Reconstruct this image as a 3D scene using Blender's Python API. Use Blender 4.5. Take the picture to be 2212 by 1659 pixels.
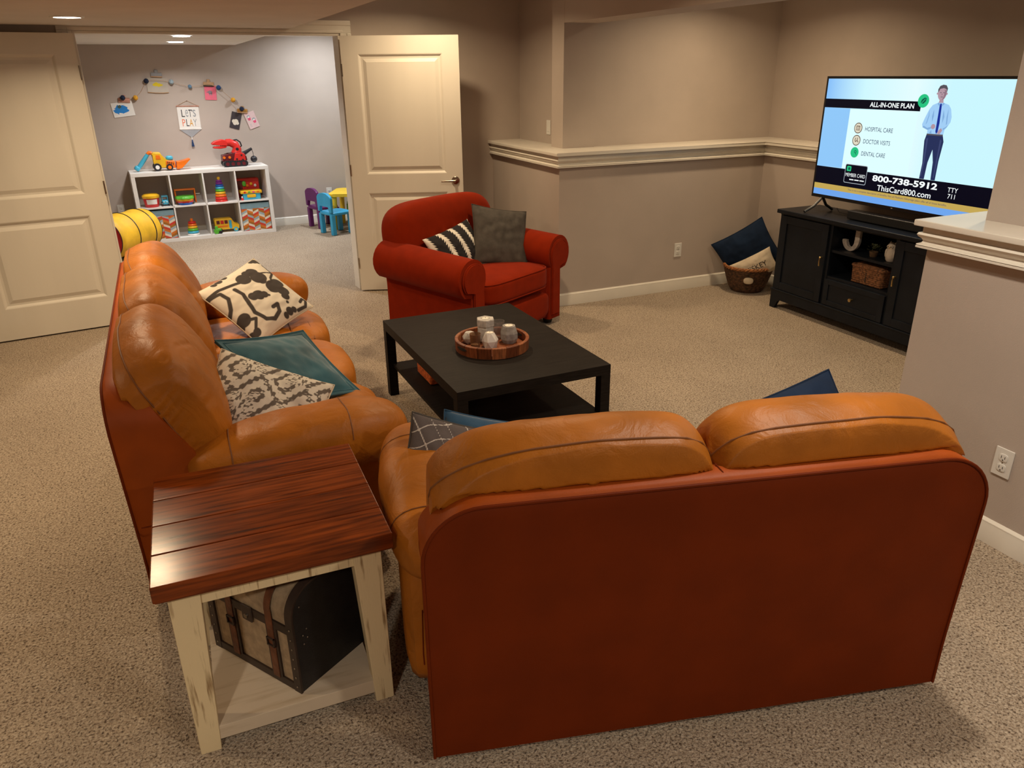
import bpy, bmesh, math, random
from mathutils import Vector, Matrix, Euler, noise

for _o in list(bpy.data.objects):
    bpy.data.objects.remove(_o, do_unlink=True)
SC = bpy.context.scene
COL = SC.collection
R = math.radians
random.seed(7)

# ------------------------------------------------------------------ camera
cam_data = bpy.data.cameras.new('camera')
cam_data.sensor_fit = 'HORIZONTAL'
cam_data.sensor_width = 36.0
cam_data.lens = 36.0 * 1636.2 / 2212.0
cam_data.clip_start = 0.05
cam_data.clip_end = 60
cam = bpy.data.objects.new('camera', cam_data)
COL.objects.link(cam)
_p, _r, _y = R(22.367), R(-0.6858), R(23.605)
_f = Vector((math.sin(_y)*math.cos(_p), math.cos(_y)*math.cos(_p), -math.sin(_p)))
_rt = Vector((math.cos(_y), -math.sin(_y), 0))
_up = _rt.cross(_f)
_r2 = _rt*math.cos(_r) + _up*math.sin(_r)
_u2 = -_rt*math.sin(_r) + _up*math.cos(_r)
cam.matrix_world = Matrix(((_r2.x, _u2.x, -_f.x, 0), (_r2.y, _u2.y, -_f.y, 0), (_r2.z, _u2.z, -_f.z, 1.75), (0, 0, 0, 1)))
SC.camera = cam

# ------------------------------------------------------------------ world and exposure
world = bpy.data.worlds.new('world')
SC.world = world
world.use_nodes = True
world.node_tree.nodes['Background'].inputs[0].default_value = (0.9, 0.75, 0.6, 1)
world.node_tree.nodes['Background'].inputs[1].default_value = 0.02
SC.view_settings.view_transform = 'Standard'
SC.view_settings.look = 'None'
SC.view_settings.gamma = 1.0
SC.view_settings.exposure = 0.0
SC.view_settings.use_curve_mapping = False

WARM = (1.0, 0.75, 0.46)
NEUT = (1.0, 0.88, 0.72)
COOL = (1.0, 0.95, 0.90)
MAIN_W = 17.0       # watts of a downlight in the family room
PLAY_W = 29.0       # watts of a downlight in the playroom

# ------------------------------------------------------------------ materials
MATS = {}

def M(name, col, rough=0.6, metal=0.0, var=0.0, vscale=8.0, bump=0.0, bscale=60.0, col2=None, spec=0.5,
      sheen=0.0, coat=0.0, emit=None, estr=1.0, stretch=(1, 1, 1), trans=0.0, detail=3.0, bdist=0.01, ramp=(0.35, 0.65)):
    if name in MATS:
        return MATS[name]
    m = bpy.data.materials.new(name)
    m.use_nodes = True
    nt = m.node_tree
    b = nt.nodes['Principled BSDF']
    b.inputs['Base Color'].default_value = (*col, 1)
    b.inputs['Roughness'].default_value = rough
    b.inputs['Metallic'].default_value = metal
    b.inputs['Specular IOR Level'].default_value = spec
    if sheen:
        b.inputs['Sheen Weight'].default_value = sheen
        b.inputs['Sheen Roughness'].default_value = 0.4
    if coat:
        b.inputs['Coat Weight'].default_value = coat
        b.inputs['Coat Roughness'].default_value = 0.15
    if trans:
        b.inputs['Transmission Weight'].default_value = trans
    if emit:
        b.inputs['Emission Color'].default_value = (*emit, 1)
        b.inputs['Emission Strength'].default_value = estr
    tc = nt.nodes.new('ShaderNodeTexCoord')
    mp = nt.nodes.new('ShaderNodeMapping')
    mp.inputs['Scale'].default_value = stretch
    nt.links.new(tc.outputs['Object'], mp.inputs['Vector'])
    if var or col2:
        n = nt.nodes.new('ShaderNodeTexNoise')
        n.inputs['Scale'].default_value = vscale
        n.inputs['Detail'].default_value = detail
        nt.links.new(mp.outputs[0], n.inputs['Vector'])
        rp = nt.nodes.new('ShaderNodeValToRGB')
        rp.color_ramp.elements[0].position = ramp[0]
        rp.color_ramp.elements[1].position = ramp[1]
        c2 = col2 if col2 else tuple(min(1, c*(1+var)) for c in col)
        c1 = col if col2 else tuple(c*(1-var) for c in col)
        rp.color_ramp.elements[0].color = (*c1, 1)
        rp.color_ramp.elements[1].color = (*c2, 1)
        nt.links.new(n.outputs['Fac'], rp.inputs[0])
        nt.links.new(rp.outputs[0], b.inputs['Base Color'])
    if bump:
        n2 = nt.nodes.new('ShaderNodeTexNoise')
        n2.inputs['Scale'].default_value = bscale
        n2.inputs['Detail'].default_value = 2.0
        nt.links.new(mp.outputs[0], n2.inputs['Vector'])
        bp = nt.nodes.new('ShaderNodeBump')
        bp.inputs['Strength'].default_value = bump
        bp.inputs['Distance'].default_value = bdist
        nt.links.new(n2.outputs['Fac'], bp.inputs['Height'])
        nt.links.new(bp.outputs[0], b.inputs['Normal'])
    MATS[name] = m
    return m

def MPAT(name, stops, rough=0.9, bump=0.25, bscale=300, interp='LINEAR', fuzz=0.0, fscale=60):
    """Printed cloth: colours chosen by a point attribute 'pat' stored on the mesh."""
    m = bpy.data.materials.new(name)
    m.use_nodes = True
    nt = m.node_tree
    b = nt.nodes['Principled BSDF']
    b.inputs['Roughness'].default_value = rough
    b.inputs['Specular IOR Level'].default_value = 0.2
    at = nt.nodes.new('ShaderNodeAttribute')
    at.attribute_name = 'pat'
    rp = nt.nodes.new('ShaderNodeValToRGB')
    rp.color_ramp.interpolation = interp
    els = rp.color_ramp.elements
    while len(els) < len(stops):
        els.new(0.5)
    for e, (p, c) in zip(els, stops):
        e.position = p
        e.color = (*c, 1)
    tc = nt.nodes.new('ShaderNodeTexCoord')
    src = at.outputs['Fac']
    if fuzz:
        nz = nt.nodes.new('ShaderNodeTexNoise')
        nz.inputs['Scale'].default_value = fscale
        nt.links.new(tc.outputs['Object'], nz.inputs['Vector'])
        ma = nt.nodes.new('ShaderNodeMath')
        ma.operation = 'MULTIPLY_ADD'
        ma.inputs[1].default_value = fuzz
        nt.links.new(nz.outputs['Fac'], ma.inputs[0])
        nt.links.new(src, ma.inputs[2])
        src = ma.outputs[0]
    nt.links.new(src, rp.inputs[0])
    nt.links.new(rp.outputs[0], b.inputs['Base Color'])
    n2 = nt.nodes.new('ShaderNodeTexNoise')
    n2.inputs['Scale'].default_value = bscale
    nt.links.new(tc.outputs['Object'], n2.inputs['Vector'])
    bp = nt.nodes.new('ShaderNodeBump')
    bp.inputs['Strength'].default_value = bump
    bp.inputs['Distance'].default_value = 0.003
    nt.links.new(n2.outputs['Fac'], bp.inputs['Height'])
    nt.links.new(bp.outputs[0], b.inputs['Normal'])
    MATS[name] = m
    return m

def MEM(name, col, s=1.0):
    """A lit screen colour."""
    if name in MATS:
        return MATS[name]
    m = bpy.data.materials.new(name)
    m.use_nodes = True
    b = m.node_tree.nodes['Principled BSDF']
    b.inputs['Base Color'].default_value = (0.002, 0.002, 0.003, 1)
    b.inputs['Roughness'].default_value = 0.3
    b.inputs['Specular IOR Level'].default_value = 0.12
    b.inputs['Emission Color'].default_value = (*col, 1)
    b.inputs['Emission Strength'].default_value = s
    MATS[name] = m
    return m

# ------------------------------------------------------------------ mesh helpers
class B:
    def __init__(self):
        self.bm = bmesh.new()
        self.wn = False

    def _bev(self, geom, bev, seg):
        if bev:
            self.wn = True
            edges = list({e for v in geom for e in v.link_edges})
            bmesh.ops.bevel(self.bm, geom=edges, offset=bev, segments=seg, affect='EDGES', profile=0.5)

    def box(self, x0, x1, y0, y1, z0, z1, bev=0.0, seg=2, mat=None):
        vs = [self.bm.verts.new((x, y, z)) for x in (x0, x1) for y in (y0, y1) for z in (z0, z1)]
        fs = []
        for q in ((0, 1, 3, 2), (4, 6, 7, 5), (0, 4, 5, 1), (2, 3, 7, 6), (0, 2, 6, 4), (1, 5, 7, 3)):
            fs.append(self.bm.faces.new([vs[i] for i in q]))
        if mat is not None:
            for v in vs:
                v.co = mat @ v.co
        self._bev(vs, bev, seg)
        return self

    def ring(self, pts):
        return [self.bm.verts.new(p) for p in pts]

    def skin(self, rings, closed=True, cap0=False, cap1=False):
        for a, b in zip(rings[:-1], rings[1:]):
            n = len(a)
            for i in range(n if closed else n-1):
                j = (i+1) % n
                try:
                    self.bm.faces.new((a[i], a[j], b[j], b[i]))
                except ValueError:
                    pass
        if cap0:
            self.bm.faces.new(list(reversed(rings[0])))
        if cap1:
            self.bm.faces.new(rings[-1])
        return self

    def cyl(self, p0, p1, r0, r1=None, seg=20, caps=True):
        r1 = r0 if r1 is None else r1
        p0, p1 = Vector(p0), Vector(p1)
        d = (p1-p0).normalized()
        a = d.orthogonal().normalized()
        b = d.cross(a)
        rs = []
        for p, r in ((p0, r0), (p1, r1)):
            rs.append(self.ring([p + (a*math.cos(2*math.pi*i/seg) + b*math.sin(2*math.pi*i/seg))*r for i in range(seg)]))
        return self.skin(rs, True, caps, caps)

    def lathe(self, prof, seg=32, c=(0, 0, 0), cap0=True, cap1=True, ax='z', sq=(1, 1)):
        rs = []
        for r, z in prof:
            pts = []
            for i in range(seg):
                t = 2*math.pi*i/seg
                x, y = r*math.cos(t)*sq[0], r*math.sin(t)*sq[1]
                q = {'z': (x, y, z), 'x': (z, x, y), 'y': (y, z, x)}[ax]
                pts.append((c[0]+q[0], c[1]+q[1], c[2]+q[2]))
            rs.append(self.ring(pts))
        return self.skin(rs, True, cap0, cap1)

    def prism(self, poly, a, b, ax='z', bev=0.0, seg=2):
        def q(p, h):
            return {'z': (p[0], p[1], h), 'y': (p[0], h, p[1]), 'x': (h, p[0], p[1])}[ax]
        r0 = self.ring([q(p, a) for p in poly])
        r1 = self.ring([q(p, b) for p in poly])
        self.skin([r0, r1], True, True, True)
        self._bev(r0+r1, bev, seg)
        return self

    def tube(self, pts, r, seg=8, closed=False, rads=None):
        pts = [Vector(p) for p in pts]
        n = len(pts)
        rs = []
        pa = None
        for i, p in enumerate(pts):
            if closed:
                d = (pts[(i+1) % n]-pts[i-1]).normalized()
            else:
                d = (pts[min(i+1, n-1)]-pts[max(i-1, 0)]).normalized()
            a = d.orthogonal().normalized() if pa is None else (pa - d*pa.dot(d)).normalized()
            pa = a
            b = d.cross(a)
            rr = rads[i] if rads else r
            rs.append(self.ring([p+(a*math.cos(2*math.pi*k/seg)+b*math.sin(2*math.pi*k/seg))*rr for k in range(seg)]))
        if closed:
            rs.append(rs[0])
            return self.skin(rs, True)
        return self.skin(rs, True, True, True)

    def sph(self, c, r, u=16, v=10):
        if not isinstance(r, (tuple, list)):
            r = (r, r, r)
        mt = Matrix.Translation(c) @ Matrix.Diagonal((*r, 1))
        bmesh.ops.create_uvsphere(self.bm, u_segments=u, v_segments=v, radius=1, matrix=mt)
        return self

    def puff(self, c, dims, p=3.0, n=16, rot=None, fn=None, px=None):
        """A soft rounded block: a cube grid pressed onto a superellipsoid, then shaped by fn."""
        tmp = {}
        def vert(q):
            k = tuple(round(t*4096) for t in q)
            if k in tmp:
                return tmp[k]
            s = sum(abs(t)**p for t in q)**(-1.0/p)
            if px:
                lo, hi = 0.3, 1.0
                A, C_ = abs(q[0]), abs(q[1])**p+abs(q[2])**p
                for _ in range(22):
                    s = (lo+hi)/2
                    if (A*s)**px + C_*s**p > 1:
                        hi = s
                    else:
                        lo = s
            v = Vector((q[0]*s*dims[0], q[1]*s*dims[1], q[2]*s*dims[2]))
            if fn:
                v = fn(v)
            if rot:
                v = rot @ v
            tmp[k] = self.bm.verts.new(v+Vector(c))
            return tmp[k]
        g = [math.tan((2*i/n-1)*math.pi/4) for i in range(n+1)]
        for ax in range(3):
            for sgn in (-1, 1):
                for i in range(n):
                    for j in range(n):
                        cs = []
                        for (di, dj) in ((0, 0), (1, 0), (1, 1), (0, 1)):
                            q = [0, 0, 0]
                            q[ax] = sgn
                            q[(ax+1) % 3] = g[i+di]
                            q[(ax+2) % 3] = g[j+dj]
                            cs.append(vert(q))
                        if sgn < 0:
                            cs.reverse()
                        self.bm.faces.new(cs)
        return self

    def poly(self, pts):
        self.bm.faces.new(self.ring(pts))
        return self

    def build(self, name, mat, parent=None, loc=None, rot=None, smooth=True, ang=38, label=None):
        bm = self.bm
        bmesh.ops.recalc_face_normals(bm, faces=bm.faces[:])
        if smooth:
            lim = R(ang)
            for f in bm.faces:
                f.smooth = True
            for e in bm.edges:
                if len(e.link_faces) == 2 and e.calc_face_angle(0) > lim:
                    e.smooth = False
        me = bpy.data.meshes.new(name)
        bm.to_mesh(me)
        bm.free()
        o = bpy.data.objects.new(name, me)
        COL.objects.link(o)
        if isinstance(mat, (list, tuple)):
            for m in mat:
                me.materials.append(m)
        else:
            me.materials.append(mat)
        if self.wn and smooth:
            md = o.modifiers.new('weighted_normals', 'WEIGHTED_NORMAL')
            md.keep_sharp = True
        if parent:
            o.parent = parent
        if loc is not None:
            o.location = loc
        if rot is not None:
            o.rotation_euler = rot
        if label:
            o['label'] = label
        return o

def tag(o, label, cat, group=None, kind=None):
    o['label'] = label
    o['category'] = cat
    if group:
        o['group'] = group
    if kind:
        o['kind'] = kind
    return o

def struct(o, label=None):
    o['kind'] = 'structure'
    if label:
        o['label'] = label
    return o

def thing(name, label, cat, loc=(0, 0, 0), rz=0.0, group=None, rot=None, kind=None):
    o = bpy.data.objects.new(name, None)
    o.empty_display_size = 0.05
    COL.objects.link(o)
    o.location = loc
    o.rotation_euler = rot if rot else (0, 0, rz)
    return tag(o, label, cat, group, kind)

def set_basis(o, c, ux, uy):
    """Place o with its local x and y along ux and uy."""
    ux = Vector(ux).normalized()
    uz = ux.cross(Vector(uy)).normalized()
    uy = uz.cross(ux)
    m = Matrix(((ux.x, uy.x, uz.x, c[0]), (ux.y, uy.y, uz.y, c[1]), (ux.z, uy.z, uz.z, c[2]), (0, 0, 0, 1)))
    o.location = m.to_translation()
    o.rotation_euler = m.to_euler()

def arc(cx, cy, r, a0, a1, n=8):
    return [(cx+r*math.cos(R(a0+(a1-a0)*i/n)), cy+r*math.sin(R(a0+(a1-a0)*i/n))) for i in range(n+1)]

def sweep(path, prof):
    """Moulding: profile (outward offset, z) swept along a floor path with mitred corners; outward is to the right."""
    b = B()
    n = len(path)
    dirs = [(Vector(path[i+1])-Vector(path[i])).normalized() for i in range(n-1)]
    nor = [Vector((d.y, -d.x)) for d in dirs]
    rings = []
    for i, p in enumerate(path):
        if i == 0:
            m = nor[0]
        elif i == n-1:
            m = nor[-1]
        else:
            m = (nor[i-1]+nor[i])
            m = m/(m.dot(nor[i]))
        rings.append(b.ring([(p[0]+m.x*o, p[1]+m.y*o, z) for o, z in prof]))
    b.skin(rings, True, True, True)
    return b

def text_mesh(s, size=1.0, bold=0.0, shear=0.0, extrude=0.0):
    cu = bpy.data.curves.new('lettering', 'FONT')
    cu.body = s
    cu.size = size
    cu.offset = bold
    cu.shear = shear
    cu.extrude = extrude
    cu.resolution_u = 3
    ob = bpy.data.objects.new('lettering', cu)
    COL.objects.link(ob)
    bpy.context.view_layer.update()
    me = bpy.data.meshes.new_from_object(ob.evaluated_get(bpy.context.evaluated_depsgraph_get()))
    bpy.data.objects.remove(ob, do_unlink=True)
    bpy.data.curves.remove(cu)
    return me

def text_fit(name, s, box, mat, parent, fn, bold=0.0, shear=0.0, label=None, extrude=0.0):
    """Lettering stretched to fill box=(x0,x1,y0,y1), every point then mapped by fn(x,y,z)."""
    me = text_mesh(s, 1.0, bold, shear, extrude)
    xs = [v.co.x for v in me.vertices]
    ys = [v.co.y for v in me.vertices]
    ax, bx, ay, by = min(xs), max(xs), min(ys), max(ys)
    x0, x1, y0, y1 = box
    for v in me.vertices:
        v.co = Vector(fn(x0+(v.co.x-ax)/(bx-ax)*(x1-x0), y0+(v.co.y-ay)/(by-ay)*(y1-y0), v.co.z))
    me.materials.clear()
    me.materials.append(mat)
    me.name = name
    o = bpy.data.objects.new(name, me)
    COL.objects.link(o)
    if parent:
        o.parent = parent
    if label:
        o['label'] = label
    return o

def copy_tree(o, parent=None):
    c = o.copy()
    COL.objects.link(c)
    c.parent = parent
    for ch in list(o.children):
        copy_tree(ch, c)
    return c

# palette shared by many things
M_WALL = M('wall_paint', (0.48, 0.41, 0.36), 0.85, var=0.03, vscale=3, bump=0.35, bscale=220, bdist=0.0015, spec=0.3)
M_CEIL = M('ceiling_paint', (0.62, 0.575, 0.54), 0.9, var=0.03, vscale=3, bump=0.35, bscale=180, bdist=0.002, spec=0.2)
M_CEILP = M('lit_ceiling_paint', (0.86, 0.84, 0.82), 0.9, var=0.02, vscale=3, bump=0.35, bscale=180, bdist=0.002, spec=0.2)  # the playroom's stronger light is put into this lighter ceiling colour
M_TRIM = M('white_trim_paint', (0.74, 0.70, 0.62), 0.28, var=0.03, vscale=5)
M_DOOR = M('white_door_paint', (0.70, 0.66, 0.58), 0.5, var=0.03, vscale=4, bump=0.15, bscale=90, stretch=(1, 1, 0.15), bdist=0.001)
M_PLATE = M('white_plastic', (0.75, 0.74, 0.70), 0.35, var=0.02)
M_SLOT = M('dark_slot', (0.02, 0.018, 0.015), 0.6, var=0.1)
M_BLACK = M('black_plastic', (0.012, 0.012, 0.014), 0.35, var=0.1)
M_STEEL = M('brushed_steel', (0.42, 0.36, 0.30), 0.25, metal=1.0, var=0.1, vscale=40)
# ------------------------------------------------------------------ frame of the far wall and the playroom behind it
ANG = R(4.1)
UX, UY = math.cos(ANG), math.sin(ANG)
OX, OY = -0.43, 6.30

def L(s, t, z=0.0):
    return (OX + s*UX - t*UY, OY + s*UY + t*UX, z)

# ------------------------------------------------------------------ floor: speckled cut-pile carpet
def carpet_material():
    m = bpy.data.materials.new('speckled_carpet')
    m.use_nodes = True
    nt = m.node_tree
    b = nt.nodes['Principled BSDF']
    b.inputs['Roughness'].default_value = 0.95
    b.inputs['Specular IOR Level'].default_value = 0.1
    b.inputs['Sheen Weight'].default_value = 0.15
    tc = nt.nodes.new('ShaderNodeTexCoord')
    n1 = nt.nodes.new('ShaderNodeTexNoise')
    n1.inputs['Scale'].default_value = 132
    n1.inputs['Detail'].default_value = 2.5
    n1.inputs['Distortion'].default_value = 0.6
    nt.links.new(tc.outputs['Object'], n1.inputs['Vector'])
    rp = nt.nodes.new('ShaderNodeValToRGB')
    els = rp.color_ramp.elements
    els[0].position = 0.33
    els[0].color = (0.10, 0.065, 0.04, 1)
    els[1].position = 0.68
    els[1].color = (0.60, 0.50, 0.385, 1)
    e = els.new(0.42)
    e.color = (0.33, 0.25, 0.175, 1)
    e = els.new(0.52)
    e.color = (0.45, 0.358, 0.262, 1)
    nt.links.new(n1.outputs['Fac'], rp.inputs[0])
    n2 = nt.nodes.new('ShaderNodeTexNoise')
    n2.inputs['Scale'].default_value = 1.6
    n2.inputs['Detail'].default_value = 2
    nt.links.new(tc.outputs['Object'], n2.inputs['Vector'])
    mx = nt.nodes.new('ShaderNodeMix')
    mx.data_type = 'RGBA'
    mx.blend_type = 'MULTIPLY'
    mx.inputs['Factor'].default_value = 1.0
    r2 = nt.nodes.new('ShaderNodeValToRGB')
    r2.color_ramp.elements[0].position = 0.3
    r2.color_ramp.elements[0].color = (0.86, 0.85, 0.84, 1)
    r2.color_ramp.elements[1].position = 0.7
    r2.color_ramp.elements[1].color = (1, 1, 1, 1)
    nt.links.new(n2.outputs['Fac'], r2.inputs[0])
    nt.links.new(rp.outputs[0], mx.inputs['A'])
    nt.links.new(r2.outputs[0], mx.inputs['B'])
    nt.links.new(mx.outputs['Result'], b.inputs['Base Color'])
    bp = nt.nodes.new('ShaderNodeBump')
    bp.inputs['Strength'].default_value = 0.9
    bp.inputs['Distance'].default_value = 0.012
    nt.links.new(n1.outputs['Fac'], bp.inputs['Height'])
    nt.links.new(bp.outputs[0], b.inputs['Normal'])
    return m

struct(B().box(-3.6, 5.4, -3.1, 10.4, -0.08, 0.0).build('floor', carpet_material()),
       'beige and brown speckled carpet over the whole floor')

# ------------------------------------------------------------------ ceilings
struct(B().box(-3.6, 5.4, -3.1, 6.5, 2.44, 2.54).build('ceiling', M_CEIL), 'smooth ceiling above the family room')
struct(B().box(-3.6, 5.4, 6.5, 10.4, 2.44, 2.54).build('ceiling_playroom', M_CEILP), 'ceiling above the playroom, its colour lightened to look brightly lit')
sof = B()
sof.prism([(-3.6, -3.1), (1.06, -3.1), (1.03, 5.0), (1.015, 6.48), (-3.6, 6.15)], 2.072, 2.46)
sofp = B().prism([(-3.6, 6.15), (1.015, 6.48), (0.93, 10.4), (-3.6, 10.4)], 2.072, 2.46)
struct(sofp.build('ceiling_playroom_soffit', M_CEILP), 'lower ceiling of the playroom with two downlights, its colour lightened to look brightly lit')
struct(sof.build('ceiling_soffit', M_CEIL), 'lower ceiling soffit at upper left with a round downlight')

# ------------------------------------------------------------------ far wall with the wide door opening
T0, T1 = 0.04, 0.17
def wall_local(name, boxes, mat, label):
    b = B()
    for (s0, s1, t0, t1, z0, z1) in boxes:
        b.box(s0, s1, t0, t1, z0, z1)
    o = b.build(name, mat, None, L(0, 0), (0, 0, ANG))
    return struct(o, label)
wall_local('wall_far', [(-3.3, 0.0, T0, T1, 0, 2.45), (1.83, 3.75, T0, T1, 0, 2.45), (0.0, 1.83, T0, T1, 2.04, 2.45)],
           M_WALL, 'greige wall with the open double doorway')
wall_local('wall_playroom', [(-2.3, 3.9, 3.51, 3.62, 0, 2.45)], M_WALL, 'pale greige back wall of the playroom behind the toy shelf')
wall_local('wall_playroom_left', [(-2.3, -2.2, T1, 3.52, 0, 2.45)], M_WALL, 'left side wall of the playroom')
wall_local('wall_playroom_right', [(3.72, 3.85, T1, 3.52, 0, 2.45)], M_WALL, 'right side wall of the playroom')

def casing(name, boxes):
    b = B()
    for bx in boxes:
        b.box(*bx, bev=0.004)
    o = b.build(name, M_TRIM, None, L(0, 0), (0, 0, ANG))
    return struct(o, 'white stepped casing around the double doorway')
casing('trim_1', [(-0.095, -0.006, T0-0.012, T0, 0, 2.045), (-0.095, -0.06, T0-0.019, T0, 0, 2.045), (-0.03, -0.006, T0-0.016, T0, 0, 2.045)])
casing('trim_2', [(1.836, 1.925, T0-0.012, T0, 0, 2.045), (1.89, 1.925, T0-0.019, T0, 0, 2.045), (1.836, 1.86, T0-0.016, T0, 0, 2.045)])
casing('trim_3', [(-0.095, 1.925, T0-0.012, T0, 2.045, 2.135), (-0.095, 1.925, T0-0.019, T0, 2.1, 2.135), (-0.03, 1.86, T0-0.016, T0, 2.045, 2.068)])
casing('trim_4', [(-0.008, 0.012, T0-0.004, T1+0.01, 0, 2.04), (1.818, 1.838, T0-0.004, T1+0.01, 0, 2.04), (-0.008, 1.838, T0-0.004, T1+0.01, 2.026, 2.046)])['label'] = 'white jamb lining inside the double doorway'

# ------------------------------------------------------------------ side walls that close the family room
struct(B().box(-3.6, -3.5, -3.1, 6.2, 0, 2.45).build('wall_left', M_WALL), 'greige wall on the left of the family room')
struct(B().box(-3.6, 5.4, -3.1, -3.0, 0, 2.45).build('wall_near', M_WALL), 'greige wall behind the viewer')

# lower, thicker foundation wall of the television alcove and its setback upper wall
lw = B()
lw.prism([(2.705, 5.25), (4.70, 5.25), (4.70, 6.7), (2.705, 6.58)], 0, 1.166)
struct(lw.build('wall_alcove_lower', M_WALL), 'thick lower greige wall below the ledge behind the red armchair')
struct(B().box(4.66, 5.3, -3.0, 5.25, 0, 1.166).build('wall_television_lower', M_WALL), 'thick lower greige wall behind the television')
uw = B()
uw.prism([(2.985, 6.62), (2.985, 5.725), (2.875, 5.725), (2.875, 5.53), (3.158, 5.53), (3.158, 5.565), (4.975, 5.585), (4.985, -3.0), (5.3, -3.0), (5.3, 6.75)], 1.17, 2.45)
struct(uw.build('wall_alcove_upper', M_WALL), 'setback upper greige wall above the ledge around the television')
struct(B().box(2.876, 3.158, 2.0, 5.535, 2.087, 2.45).build('wall_beam', M_WALL), 'boxed beam across the opening to the television alcove')

LEDGE = [(0.0, 1.168), (0.02, 1.168), (0.02, 1.142), (0.03, 1.140), (0.034, 1.132), (0.030, 1.124), (0.020, 1.116), (0.015, 1.108), (0.018, 1.100),
         (0.030, 1.095), (0.032, 1.091), (0.028, 1.089), (0.032, 1.087), (0.032, 1.080), (0.0, 1.080)]
PA = [(2.705, 6.575), (2.705, 5.25), (4.66, 5.25), (4.66, 2.0)]
t5 = sweep(PA, LEDGE)
struct(t5.build('trim_5', M_TRIM), 'white crown moulding under the alcove ledge')
def inset(path, o):
    out = []
    n = len(path)
    for i, p in enumerate(path):
        dd = []
        if i > 0:
            d = (Vector(path[i])-Vector(path[i-1])).normalized()
            dd.append(Vector((d.y, -d.x)))
        if i < n-1:
            d = (Vector(path[i+1])-Vector(path[i])).normalized()
            dd.append(Vector((d.y, -d.x)))
        m = sum(dd, Vector((0, 0)))
        m = m/m.dot(dd[-1])
        out.append((p[0]+m.x*o, p[1]+m.y*o))
    return out
oa = inset(PA, 0.047)
cap = B().prism(oa + [(5.1, 2.0), (5.1, 5.7), (3.1, 5.7), (3.1, 6.62)], 1.166, 1.190, bev=0.004)
struct(cap.build('trim_6', M_TRIM), 'flat white ledge board capping the lower alcove wall')

# right half wall with its cap, and the full wall set back above it
struct(B().prism([(2.745, 2.093), (3.2, 2.093), (3.2, -3.0), (2.745, -3.0)], 0, 1.166).build('wall_right_lower', M_WALL), 'greige half wall on the right beside the loveseat')
struct(B().prism([(2.923, 2.0), (3.16, 2.0), (3.16, -3.0), (2.923, -3.0)], 1.17, 2.45).build('wall_right_upper', M_WALL), 'greige wall rising from the ledge at the right edge')
PR = [(3.2, 2.093), (2.745, 2.093), (2.745, -3.0)]
struct(sweep(PR, LEDGE).build('trim_7', M_TRIM), 'white crown moulding under the half wall ledge at right')
orr = inset(PR, 0.047)
struct(B().prism([orr[0], orr[1], orr[2], (3.2, -3.0)], 1.166, 1.190, bev=0.004).build('trim_8', M_TRIM), 'flat white ledge board capping the half wall at right')

BASE = [(0, 0), (0.016, 0), (0.016, 0.075), (0.013, 0.082), (0.013, 0.09), (0.006, 0.098), (0, 0.1)]
struct(sweep([(2.705, 6.56), (2.705, 5.25), (4.66, 5.25), (4.66, -2.9)], BASE).build('baseboard_alcove', M_TRIM), 'white baseboard along the alcove wall')
struct(sweep([(2.745, 2.093), (2.745, -3.0)], BASE).build('baseboard_right', M_TRIM), 'white baseboard along the right half wall')
_a, _b2 = L(3.70, 3.51), L(-2.2, 3.51)
struct(sweep([(_b2[0], _b2[1]), (_a[0], _a[1])], BASE).build('baseboard_playroom', M_TRIM), 'white baseboard along the playroom wall')
_a, _b2 = L(1.93, T0), L(3.3, T0)
struct(sweep([(_a[0], _a[1]), (_b2[0], _b2[1])], BASE).build('baseboard_far', M_TRIM), 'white baseboard right of the double doorway')
_a, _b2 = L(-3.2, T0), L(-0.1, T0)
struct(sweep([(_a[0], _a[1]), (_b2[0], _b2[1])], BASE).build('baseboard_far_left', M_TRIM), 'white baseboard left of the double doorway')

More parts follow.
